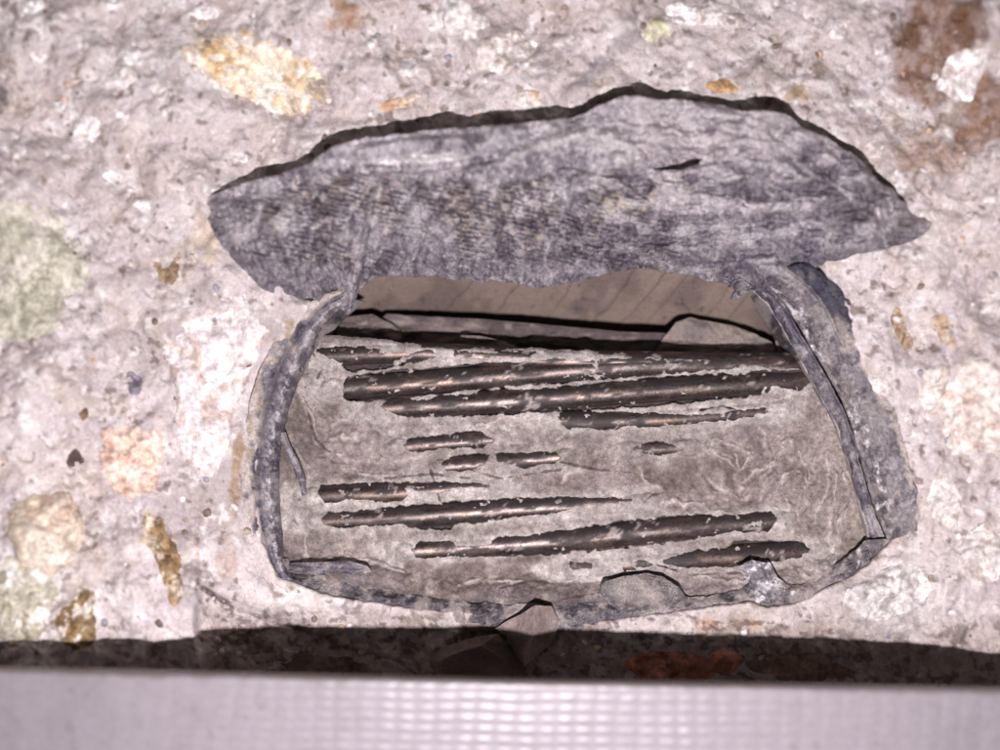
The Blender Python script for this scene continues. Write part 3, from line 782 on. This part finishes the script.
LRA = [(342,286,-7),(312,302,-6),(288,326,-5.5),(268,352,-5),(255,382,-5),(248,412,-5.5),(243,450,-6),(241,490,-7),(246,530,-8.5),(257,560,-10.5),(274,592,-13)]
LRB = [(352,300,-12),(324,325,-13),(311,352,-13.5),(299,380,-14),(290,408,-14),(282,440,-14.5),(279,470,-15),(281,510,-15.5),(284,545,-16),(287,562,-16),(300,584,-16)]
ribbon("left_rim", LRA, LRB, 340, 46, lr_h, lr_c, duct, 0.7, (1.2, 0.8), 40, label="narrow curved rim with glints painted along its edge")
# inner face beneath the left rim
ribbon("side_wall", [(a - 2, b, c - 0.3) for a, b, c in LRB], [(a + 13, b + 2, -27) for a, b, c in LRB], 200, 20, lambda t, s, x, y: 0.3 * fbm(x, y, 20, 3, 41),
       lambda t, s, x, y: metal_cols(x, y, 320, pasteamt=0.7, lo=-0.2), duct, 0.6, (0.6, 0), 42)
# loose curl inside the left rim
ribbon("metal_curl", [(279,432,-13),(284,450,-13.5),(292,466,-14.5),(298,480,-15.5),(302,496,-17)], [(286,432,-14),(292,448,-14),(300,464,-15),(305,478,-16.5),(307,494,-18)], 80, 12,
       lambda t, s, x, y: 0.6 * np.sin(s * math.pi), lambda t, s, x, y: metal_cols(x, y, 322), duct, 0.5, (0.6, 0.6), 43)

# --- right strip: wide metal edge folded out
RA = [(806,262,-1),(826,275,-1),(848,300,-1.5),(861,330,-2),(868,352,-2.5),(880,384,-3),(893,410,-3),(903,440,-3),(911,470,-3),(918,500,-3),(922,530,-4)]
RB = [(752,276,-7),(778,296,-8.5),(797,324,-9),(812,350,-9.5),(830,380,-10),(845,410,-10),(855,440,-10),(863,470,-10.5),(872,500,-11),(880,522,-11.5),(888,541,-12)]
def rr_h(t, s, x, y):
    return 2.8 * np.sin(s * math.pi) ** 0.8 - 0.7 * np.exp(-((s - 0.40 - 0.1 * t) / 0.035) ** 2) * sst(0.5, 0.3, t) + 0.5 * fbm(x, y, 24, 4, 330) + 0.22 * fbm(x, y, 7, 3, 331) + 0.5 * sst(0.9, 1.0, s)
def rr_c(t, s, x, y):
    c, m_ = metal_cols(x, y, 332, base=(134, 128, 134), light=(172, 165, 168), dk=(100, 94, 100), pasteamt=0.35)
    ridge = s < (0.40 + 0.1 * t)
    dk = sst(0.36, 0.28, t) * sst(0.42, 0.36, s) * sst(-0.6, 0.0, fbm(x, y, 26, 3, 333) + 0.25)
    c = mix(c, lin((66, 62, 80)), 0.9 * dk)
    c = mix(c, lin((186, 174, 168)), 0.8 * blob(x, y, 846, 336, 9, 22, -30, 8, .4))
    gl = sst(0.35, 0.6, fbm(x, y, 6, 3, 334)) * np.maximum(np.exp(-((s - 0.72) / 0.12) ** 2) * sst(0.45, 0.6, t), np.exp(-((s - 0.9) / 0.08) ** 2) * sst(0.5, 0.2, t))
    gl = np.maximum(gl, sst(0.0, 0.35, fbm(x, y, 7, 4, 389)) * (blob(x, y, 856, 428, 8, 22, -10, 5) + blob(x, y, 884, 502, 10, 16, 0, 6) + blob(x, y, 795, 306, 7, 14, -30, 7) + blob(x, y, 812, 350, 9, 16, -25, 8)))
    c = mix(c, lin((236, 232, 236)), 0.9 * np.clip(gl, 0, 1))  # shiny patches of the strip painted in near white
    pst = sst(0.20, 0.04, s + 0.25 * fbm(x, y, 18, 4, 390)) * (1 - dk) * sst(0.2, 0.3, t)
    c = mix(c, lin((188, 176, 170)), pst); return c, m_ * (1 - pst)
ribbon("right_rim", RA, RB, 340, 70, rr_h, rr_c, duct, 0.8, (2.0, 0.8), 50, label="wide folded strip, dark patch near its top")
ribbon("rim_fold", [(a - 1, b + 1, c - 1.2) for a, b, c in RB], [(748,286,-12),(768,305,-13),(786,334,-13),(801,360,-13.5),(818,392,-14),(834,420,-14),(845,450,-14),(853,478,-14),(860,505,-14.5),(867,530,-15),(868,552,-15.5)], 300, 22,
       lambda t, s, x, y: -0.6 * np.exp(-((s - 0.3) / 0.2) ** 2) + 0.4 * np.sin(s * math.pi) + 0.3 * fbm(x, y, 16, 3, 51), lambda t, s, x, y: metal_cols(x, y, 336, base=(112, 106, 118), pasteamt=0.2), duct, 0.6, (0.8, 1.2), 52)
RBI = [(748,286),(768,305),(786,334),(801,360),(818,392),(834,420),(845,450),(853,478),(860,505),(867,530),(868,552)]
ribbon("side_wall", [(a + 2, b, -14.5) for a, b in RBI], [(a - 12, b + 1, -30) for a, b in RBI], 200, 20, lambda t, s, x, y: 0.3 * fbm(x, y, 20, 3, 53),
       lambda t, s, x, y: metal_cols(x, y, 337, pasteamt=0.7, lo=-0.2), duct, 0.6, (0.6, 0), 54)

# --- bottom rim: crumpled metal lip
BA = [(258,562,-10.5),(276,592,-12.5),(320,606,-13),(380,614,-14),(440,620,-15),(490,626,-15.5),(540,632,-15.5),(590,628,-15),(640,620,-14.5),(700,613,-14),(750,608,-14),(768,612,-13.5),(802,606,-13),(844,586,-12.5),(874,566,-12),(900,538,-12)]
BB = [(287,560,-16),(300,571,-16),(330,577,-16.2),(372,585,-16.5),(410,594,-17),(450,600,-17),(500,604,-17),(550,603,-17),(600,602,-17),(650,600,-16.5),(700,596,-16),(738,588,-16),(768,577,-15.5),(800,584,-15),(838,564,-14),(866,540,-13)]
def bt_h(t, s, x, y): return 1.2 * np.sin(s * math.pi) + 0.8 * fbm(x, y, 22, 4, 340) + 0.3 * fbm(x, y, 7, 3, 341)
def bt_c(t, s, x, y):
    c, m_ = metal_cols(x, y, 342, base=(112, 107, 112), light=(146, 139, 142), dk=(80, 76, 82), paste=(160, 149, 144), pasteamt=0.7, lo=-0.1)
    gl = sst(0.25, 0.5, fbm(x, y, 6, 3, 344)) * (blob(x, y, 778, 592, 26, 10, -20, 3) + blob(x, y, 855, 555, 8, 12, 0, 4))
    c = mix(c, lin((230, 226, 230)), np.clip(gl, 0, 0.9)); return c, m_  # glints on the lip put into the colour
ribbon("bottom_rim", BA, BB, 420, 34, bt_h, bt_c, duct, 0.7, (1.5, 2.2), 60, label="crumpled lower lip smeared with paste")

# metal scraps along the bottom lip
def plate_c(seed, **kw):
    return lambda x, y, r: metal_cols(x, y, seed, **kw)[0]
def plate_m(seed, **kw):
    return lambda x, y, r: metal_cols(x, y, seed, **kw)[1]
FR = [(599,592),(604,581),(622,576),(645,573),(664,577),(680,587),(688,599),(672,606),(650,611),(624,613),(608,604)]
def fr_c(x, y, r):
    c = metal_cols(x, y, 350, base=(112, 106, 109), light=(140, 133, 134), dk=(84, 79, 84))[0]
    return mix(c, lin((156, 146, 141)), 0.8 * blob(x, y, 640, 592, 24, 12, 10, 6, .6))
ppart(polar_patch("torn_scrap", FR, lambda x, y, r: -14.6 + 0.9 * (1 - r ** 2) + 0.5 * fbm(x, y, 14, 3, 351), fr_c, M_DUCT, None, rings=16, segs=90, ragged=0.03, seed=7, back=0.9,
                  attrs={"Metal": lambda x, y, r: 1 - 0.9 * blob(x, y, 640, 592, 24, 12, 10, 6, .6)}), duct)["label"] = "torn scrap on the lower lip, paste in its middle"
ppart(polar_patch("torn_scrap", [(286,572),(290,563),(322,562),(350,561),(368,566),(377,580),(360,581),(330,576),(300,573)], lambda x, y, r: -14.3 + 0.9 * (1 - r ** 2) - 0.7 * np.exp(-((y - 570 - (x - 330) * 0.06) / 3.0) ** 2) + 0.2 * fbm(x, y, 12, 3, 352),
                  plate_c(353, base=(120, 114, 124), pasteamt=.6), M_DUCT, None, rings=12, segs=90, ragged=0.02, seed=8, back=0.9, attrs={"Metal": plate_m(353, pasteamt=.6)}), duct)["label"] = "long tongue of metal at the lower left corner"
ppart(polar_patch("torn_scrap", [(736,566),(752,560),(770,562),(778,578),(800,592),(790,600),(768,598),(752,588)], lambda x, y, r: -13.6 + 1.0 * (1 - r ** 2) + 0.9 * fbm(x, y, 12, 3, 354),
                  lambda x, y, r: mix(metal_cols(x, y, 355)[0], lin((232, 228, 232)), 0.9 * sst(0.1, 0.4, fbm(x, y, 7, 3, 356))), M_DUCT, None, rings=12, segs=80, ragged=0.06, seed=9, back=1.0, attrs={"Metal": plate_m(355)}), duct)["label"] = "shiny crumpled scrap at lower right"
ppart(polar_patch("torn_scrap", [(731,283),(742,279),(752,286),(748,292),(738,298),(730,299),(733,290)], lambda x, y, r: -8.0 + 1.2 * (1 - r ** 2) + 0.9 * fbm(x, y, 6, 3, 358),
                  plate_c(359), M_DUCT, None, rings=8, segs=50, ragged=0.12, seed=10, back=0.8, attrs={"Metal": plate_m(359)}), duct)["label"] = "ragged crumb hanging from the flap root"

# --- the flap, peeled up and out
FT = [(206,207,4.0),(212,196,5.0),(235,187,6.5),(270,177,8.0),(305,166,9.5),(325,152,10.5),(350,141,11.5),(400,134,12.0),(470,127,12.0),(530,122,12.0),(580,115,12.0),(606,103,12.0),(622,96,12.5),(650,99,12.5),(700,101,12.5),(745,111,12.0),(785,114,12.0),(806,128,11.5),(838,144,10.5),(862,162,9.5),(880,182,8.5),(894,191,7.5),(898,200,7.0),(905,203,6.5),(911,213,6.0),(919,215,5.5),(927,214,5.0),(932,223,4.5)]
FB = [(205,214,2.0),(213,232,1.5),(226,252,0.5),(244,270,-0.5),(266,291,-1.5),(292,296,-3.0),(318,300,-5),(335,307,-7.5),(349,314,-8.5),(355,300,-8.5),(366,284,-8),(385,276,-8),(420,276,-7.5),(450,279,-7),(500,282,-7),(545,288,-6.5),(590,278,-7),(640,269,-7.5),(690,276,-7.5),(725,284,-7.5),(755,290,-7),(790,287,-5.5),(812,270,-3.5),(845,258,-1.0),(880,250,1.5),(906,243,3.0),(926,233,4.0),(932,225,4.3)]
def fl_h(t, s, x, y):
    h = 3.2 * np.sin(np.clip(s, 0, 1) * math.pi) ** 1.0 * sst(0, 0.12, t) * sst(1, 0.88, t)
    e = sst(0, 0.08, t) * sst(1, 0.92, t)
    # broad folds running up the sheet
    h += e * 0.9 * np.sin((x - 0.45 * (y - 200)) / 52 * 2 * math.pi + 1.4 * fbm(x, y, 120, 2, 360)) * sst(760, 520, x)
    strk = fbm(x * 0.45 + y * 0.25, y * 1.3 - x * 0.15, 15, 4, 384)
    h += 1.9 * fbm(x, y, 60, 4, 361) + 1.3 * fbm(x, y, 24, 4, 362) + 0.36 * fbm(x, y, 7, 3, 363) + 1.2 * strk * sst(540, 640, x)
    # thick rolled lower lip and the crumpled end lobe
    h += 1.8 * np.exp(-((s - 0.86) / 0.07) ** 2) * sst(540, 600, x) * sst(830, 780, x) * (0.7 + 0.5 * fbm(x, y, 20, 2, 385))
    h += 1.4 * sst(1.0, 0.3, np.hypot((x - 893) / 16, (y - 213) / 24)) + 1.3 * sst(1.0, 0.3, np.hypot((x - 921) / 12, (y - 224) / 8)) - 1.5 * sst(6, 0, np.hypot((x - 860) / 1.6, y - 217)) - 1.0 * sst(5, 0, pdist(x, y, [(880, 190), (879, 215), (884, 246)]))
    # swollen pad near the upper edge
    pad = sst(1.0, 0.55, np.hypot((x - 425) / 78, (y - 148 + (x - 425) * 0.06) / 14.0))
    h += 2.0 * pad
    # curled crease that runs to the middle
    cre = pdist(x, y, [(500, 163), (525, 152), (555, 140), (585, 133), (610, 134), (628, 146), (640, 158)])
    h += 1.5 * sst(9, 0, cre)
    h += 0.9 * sst(1, 0.4, np.hypot((x - 622) / 16, (y - 160) / 12)) + 0.8 * sst(1, 0.4, np.hypot((x - 665) / 26, (y - 152) / 12))
    h -= 1.4 * sst(7, 0, pdist(x, y, [(352, 172), (380, 170), (440, 168), (500, 158)]) + 2 * fbm(x, y, 16, 3, 382))
    for ln in [[(270,210),(285,250),(300,292)],[(300,190),(312,240),(322,296)],[(330,215),(330,262),(345,300)],[(375,185),(366,230),(356,280)],[(238,200),(250,240),(262,270)],[(450,180),(430,230),(418,272)],[(520,175),(500,225),(492,278)],[(575,180),(560,230),(548,280)],[(560,172),(620,180),(700,170),(760,150)], [(640,255),(700,235),(780,228),(850,240)], [(600,262),(650,245),(700,262)], [(720,270),(760,258),(810,255)], [(700,120),(760,130),(800,160),(860,200)], [(880,188),(884,215),(893,238)], [(866,214),(880,222)]]:
        dd = pdist(x, y, ln) + 2 * fbm(x, y, 20, 3, 365)
        h += 0.9 * (sst(6, 0, dd) - 0.6 * sst(12, 4, dd))
    # woven imprint
    u = (x + 0.55 * y); v = (y - 0.22 * x)
    tex = np.clip(0.55 * np.sin(v * 2 * math.pi / 4.8 + 2.0 * fbm(x, y, 20, 2, 367)) + 1.1 * fbm(u * 0.55, v * 1.0, 3.4, 2, 366), -1, 1)
    band = sst(168, 185, y + 8 * fbm(x, y, 40, 3, 369)) * sst(278, 255, y) * sst(225, 300, x) * sst(760, 640, x) * sst(-0.5, 0.3, fbm(x, y, 50, 3, 368) + 0.2)
    h += 0.34 * tex * band
    h += 0.5 * sst(0.16, 0, s) * 0 + 0.9 * sst(0.80, 1, s) * fbm(x, y, 12, 4, 370)
    return h
def fl_c(t, s, x, y):
    c, m_ = metal_cols(x, y, 372, base=(154, 147, 155), light=(194, 187, 193), dk=(120, 112, 122), pasteamt=0.25, paste=(186, 178, 178))
    u = (x + 0.55 * y); v = (y - 0.22 * x)
    tex = np.clip(0.55 * np.sin(v * 2 * math.pi / 4.8 + 2.0 * fbm(x, y, 20, 2, 367)) + 1.1 * fbm(u * 0.55, v * 1.0, 3.4, 2, 366), -1, 1)
    band = sst(168, 185, y + 8 * fbm(x, y, 40, 3, 369)) * sst(278, 255, y) * sst(225, 300, x) * sst(760, 640, x) * sst(-0.5, 0.3, fbm(x, y, 50, 3, 368) + 0.2)
    colm = 0.5 + 0.5 * np.sin((x + 0.45 * (y - 200)) / 46 * 2 * math.pi + 2.5 * fbm(x, y, 70, 2, 378))
    c = mix(c, lin((98, 90, 94)), 0.75 * band * sst(0.45, 0.8, colm))
    c = mix(c, lin((186, 178, 182)), 0.55 * sst(160, 185, y) * sst(300, 260, y) * sst(700, 560, x) * sst(0.3, 0.0, colm) * sst(-0.3, 0.3, fbm(x, y, 16, 3, 383)))
    c = mix(c, lin((72, 66, 72)), 0.75 * band * sst(0.0, -0.7, tex))
    c = mix(c, lin((180, 163, 148)), 0.7 * band * sst(0.2, 0.7, tex) * sst(-0.35, 0.5, fbm(x, y, 26, 3, 373)))
    c = mix(c, lin((212, 204, 203)), 0.5 * sst(0.25, 0.7, fbm(x, y, 7, 4, 379)))
    c = mix(c, lin((80, 73, 82)), 0.5 * sst(0.3, 0.8, fbm(x, y, 6, 4, 380)))
    strk = fbm(x * 0.45 + y * 0.25, y * 1.3 - x * 0.15, 15, 4, 384)
    c = mix(c, lin((214, 207, 210)), 0.6 * sst(0.1, 0.5, strk) * sst(520, 620, x))
    c = mix(c, lin((104, 97, 110)), 0.55 * sst(-0.05, -0.45, strk) * sst(520, 620, x))
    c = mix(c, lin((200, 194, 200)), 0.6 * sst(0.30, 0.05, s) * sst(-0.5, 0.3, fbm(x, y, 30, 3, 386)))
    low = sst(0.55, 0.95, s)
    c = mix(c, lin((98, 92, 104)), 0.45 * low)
    upz = sst(180, 140, y) * sst(560, 640, x)
    c = mix(c, lin((196, 188, 190)), 0.75 * upz * sst(-0.5, 0.4, fbm(x, y, 34, 4, 374)))
    c = mix(c, lin((206, 200, 200)), 0.7 * sst(7, 2, pdist(x, y, [(500,163),(525,152),(555,140),(585,133),(610,134),(628,146),(640,158)])))  # highlight along the curled crease, painted pale
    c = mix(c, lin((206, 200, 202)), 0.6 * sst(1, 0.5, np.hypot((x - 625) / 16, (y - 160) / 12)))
    c = mix(c, lin((236, 232, 232)), 0.9 * sst(1, 0.3, np.hypot((x - 415) / 66, (y - 159 + (x - 415) * 0.06) / 6) + 0.4 * fbm(x, y, 12, 3, 381)))  # painted highlight under the swollen pad
    c = mix(c, lin((206, 192, 172)), 0.6 * sst(0, 0.5, fbm(x, y, 9, 3, 376)) * blob(x, y, 640, 198, 46, 14, -4, 9, .5))
    c = mix(c, lin((110, 104, 108)), 0.6 * sst(800, 850, x) * sst(0.3, -0.3, fbm(x, y, 24, 3, 375)))
    return c, m_ * 0.9
SLIT = [(650,168),(660,167),(680,163),(694,158),(702,158),(698,164),(680,169),(662,170)]
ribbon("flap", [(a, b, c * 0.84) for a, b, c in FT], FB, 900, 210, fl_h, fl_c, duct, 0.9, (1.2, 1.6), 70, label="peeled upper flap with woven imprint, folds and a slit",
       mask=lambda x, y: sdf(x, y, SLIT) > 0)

# ================================================================== LOOSE SLABS in the void
def slab(outline, h0, slope, seed, label, c1=(120, 108, 104), c2=(100, 90, 90), back=3.0, rise=0.2, name="grout_slab", rough=0.7, ragged=0.015, cat="grout slab", group="broken grout slabs under the flap", segs=120, rings=18):
    O = np.asarray(outline, float); cx_, cy_ = O.mean(0)
    def hf(x, y, r): return h0 + slope[0] * (x - cx_) + slope[1] * (y - cy_) + rise * (1 - r ** 4) + rough * (1.3 * fbm(x, y * 2.2, 26, 4, seed) + 0.5 * fbm(x, y, 8, 3, seed + 9)) + 0.8 * sst(0.0, 0.06, fbm(x * 0.6, y * 2.4, 40, 3, seed + 2)) + 0.6 * sst(0.25, 0.3, fbm(x * 0.6, y * 2.4, 40, 3, seed + 2))
    def cf(x, y, r):
        c = np.zeros(np.shape(x) + (3,)) + lin(c1)
        c = mix(c, lin(c2), sst(-0.2, 0.5, fbm(x, y, 24, 4, seed + 4)))
        c = mix(c, lin((84, 74, 74)), 0.6 * sst(0.0, 0.06, fbm(x * 0.6, y * 2.4, 40, 3, seed + 2)))
        c = mix(c, lin((150, 136, 126)), 0.7 * sst(0.0, 10.0, y - cy_ - 1 - 0.12 * (x - cx_) + 6 * fbm(x, y, 30, 3, seed + 6)) * (seed == 403))
        return mix(c, lin((150, 138, 131)), 0.6 * sst(0.2, 0.7, fbm(x, y * 1.5, 12, 4, seed + 5)))
    o = polar_patch(name, O, hf, cf, M_SLAB, None, rings=rings, segs=segs, ragged=ragged, seed=seed, back=back)
    tag(o, label, cat, group); return o
slab([(298,326),(322,322),(345,317),(372,314),(378,317),(392,324),(403,333),(402,342),(350,343),(300,345)], -32, (0, 0), 401, "small wedge of slab furthest left under the flap", (122,110,106), (104,94,92))
slab([(382,317),(388,314),(420,316),(480,319),(560,326),(625,332),(668,333),(690,338),(690,364),(600,366),(500,362),(440,356),(407,345),(404,333),(392,323)], -33.5, (0, 0), 402, "long thin dark slab spanning the middle of the opening", (112,101,100), (92,83,86), segs=240)
slab([(664,336),(676,322),(690,317),(700,320),(730,325),(756,334),(778,346),(790,352),(797,362),(770,372),(720,370),(672,362),(655,350)], -31, (0, -0.02), 403, "thick arched slab fragment at the right end of the opening", (142,130,124), (118,108,110), rise=1.0, rough=0.6)
slab([(452,341),(462,335),(480,336),(500,340),(516,345),(514,356),(480,356),(455,354)], -29, (0, 0), 404, "pale sliver of slab just above the bed lip", (165,155,150), (130,120,118), segs=80)
slab([(696,357),(730,352),(752,355),(770,362),(790,368),(805,378),(780,382),(730,376),(700,370)], -27.5, (0, 0), 405, "flat dark flake under the arched slab", (112,100,100), (92,82,84), segs=90)
slab([(775,340),(786,344),(800,352),(806,366),(798,371),(786,362),(778,352)], -28, (0, 0), 406, "little dark wedge against the right rim", (110,100,98), (86,76,78), segs=60)

# ================================================================== LOOSE CHIPS below the lip (faceted)
def chip(verts, faces, label, c1, c2, seed):
    V = np.array([at(np.array(float(a)), np.array(float(b)), h) for a, b, h in verts]).reshape(-1, 3)
    # subdivide each triangle for grain
    tri = [np.array(f) for f in faces]
    P2, V2, F2 = [], [], []
    pv = np.array(verts, float); k = 10
    for f in tri:
        b0 = len(V2)
        idx = {}
        for i in range(k + 1):
            for j in range(k + 1 - i):
                a, b, c = 1 - (i + j) / k, i / k, j / k
                idx[(i, j)] = len(V2); V2.append(a * pv[f[0]] + b * pv[f[1]] + c * pv[f[2]])
        for i in range(k):
            for j in range(k - i):
                F2.append((idx[(i, j)], idx[(i + 1, j)], idx[(i, j + 1)]))
                if i + j < k - 1: F2.append((idx[(i + 1, j)], idx[(i + 1, j + 1)], idx[(i, j + 1)]))
    Q = np.array(V2); x, y, h = Q.T
    h = h + 0.35 * fbm(x, y, 14, 3, seed); x = x + 0.9 * fbm(x, y, 16, 3, seed + 1); y = y + 0.9 * fbm(x, y, 16, 3, seed + 2)
    c = np.zeros((len(x), 3)) + lin(c1); c = mix(c, lin(c2), sst(-0.2, 0.5, fbm(x, y, 20, 3, seed + 3)))
    o = raw_mesh("concrete_chip", at(x, y, h), np.array(F2), M_SLAB, cols=c, smooth=True)
    tag(o, label, "chip", "loose chips lying below the duct")
    return o
chip([(496,628,-14),(506,636,-13.5),(516,655,-13),(536,605,-10),(525,666,-8),(552,607,-12.5),(559,622,-13.5),(555,638,-14),(540,654,-13),(528,632,-20),(534,634,-8.5)],
     [(0,1,3),(1,10,3),(1,2,10),(2,4,10),(3,10,5),(5,10,6),(6,10,7),(7,10,8),(8,10,4),(1,0,9),(2,1,9),(4,2,9),(8,4,9),(7,8,9),(6,7,9),(5,6,9),(3,5,9),(0,3,9)],
     "upright pale grey angular chip leaning on the lower lip", (138,124,120), (120,106,102), 501)
chip([(424,664,-13),(440,648,-12.5),(474,637,-12),(497,633,-12),(516,656,-13.5),(526,672,-14.5),(522,694,-14.5),(432,694,-13.5),(444,658,-8.5),(481,645,-8),(509,665,-9.5),(478,670,-20)],
     [(0,1,8),(1,9,8),(1,2,9),(2,3,9),(3,4,9),(4,10,9),(4,5,10),(5,6,10),(8,9,10),(8,10,6),(8,6,7),(0,8,7),(1,0,11),(2,1,11),(3,2,11),(4,3,11),(5,4,11),(6,5,11),(7,6,11),(0,7,11)],
     "broad angular chip lying in the shade in front of the upright one", (128,114,106), (104,90,84), 511)

# ================================================================== WHITE EMBOSSED STRIP in front
sx_ = np.arange(-160, 1160, 1.7); sv = np.arange(0, 190, 1.7)
U, Vv = np.meshgrid(sx_, sv)
y_top = 669 + 0.020 * U + 1.2 * np.sin(U / 330.0)
Yp = y_top + Vv
hs = 28.0 + 0 * U
pu = (U + 0.06 * Vv + 2.5 * fbm(U, Vv, 60, 2, 602)) / 20.3; pv_ = (Vv - 6 + 1.6 * fbm(U, Vv, 70, 2, 603) + 0.008 * U) / 10.6
bump = (np.abs(np.cos(math.pi * pu)) ** 0.7) * ((0.06 + 0.94 * np.abs(np.sin(math.pi * pv_)) ** 1.4))
amp = 0.21 * (0.6 + 0.4 * sst(150, 520, U)) * (1 + 0.25 * fbm(U, Vv, 18, 3, 604)) * sst(2, 9, Vv) * (0.85 + 0.25 * fbm(U, Vv, 30, 2, 600))
hs = hs + amp * bump - 1.2 * np.clip(1 - Vv / 5.0, 0, 1) ** 2 + 0.25 * fbm(U, Vv, 160, 2, 601)
Vf = at(U, Yp, hs)
Vb = Vf.copy(); Vb[..., 1] = -0.0252
ny, nx = U.shape; n = ny * nx
F = grid_faces(ny, nx); Fb = F[:, ::-1] + n
i = np.arange(ny * nx).reshape(ny, nx)
edge = np.r_[i[0, :], i[1:, -1], i[-1, -2::-1], i[-2:0:-1, 0]]; e2 = np.roll(edge, -1)
rim = np.stack([edge, e2, e2 + n, edge + n], -1)
Cs = np.zeros((ny, nx, 3)) + lin((138, 131, 137))
Cs = mix(Cs, lin((128, 121, 125)), 0.4 * sst(0.1, 0.6, fbm(U, Vv, 50, 4, 605)))
Cs = mix(Cs, lin((112, 103, 102)), 0.35 * sst(0.75, 0.9, fbm(U, Vv, 8, 3, 606)))
Cs = mix(Cs, lin((104, 92, 86)), 0.6 * sst(7, 1, Vv + 3 * fbm(U, Vv, 20, 3, 607)))
CC = np.vstack([Cs.reshape(-1, 3)] * 2)
strip = raw_mesh("plastic_strip", np.vstack([Vf.reshape(-1, 3), Vb.reshape(-1, 3)]), np.vstack([F, Fb, rim]), M_PLASTIC, cols=CC)
tag(strip, "white plastic strip with rows of small raised bumps along the bottom edge", "strip")
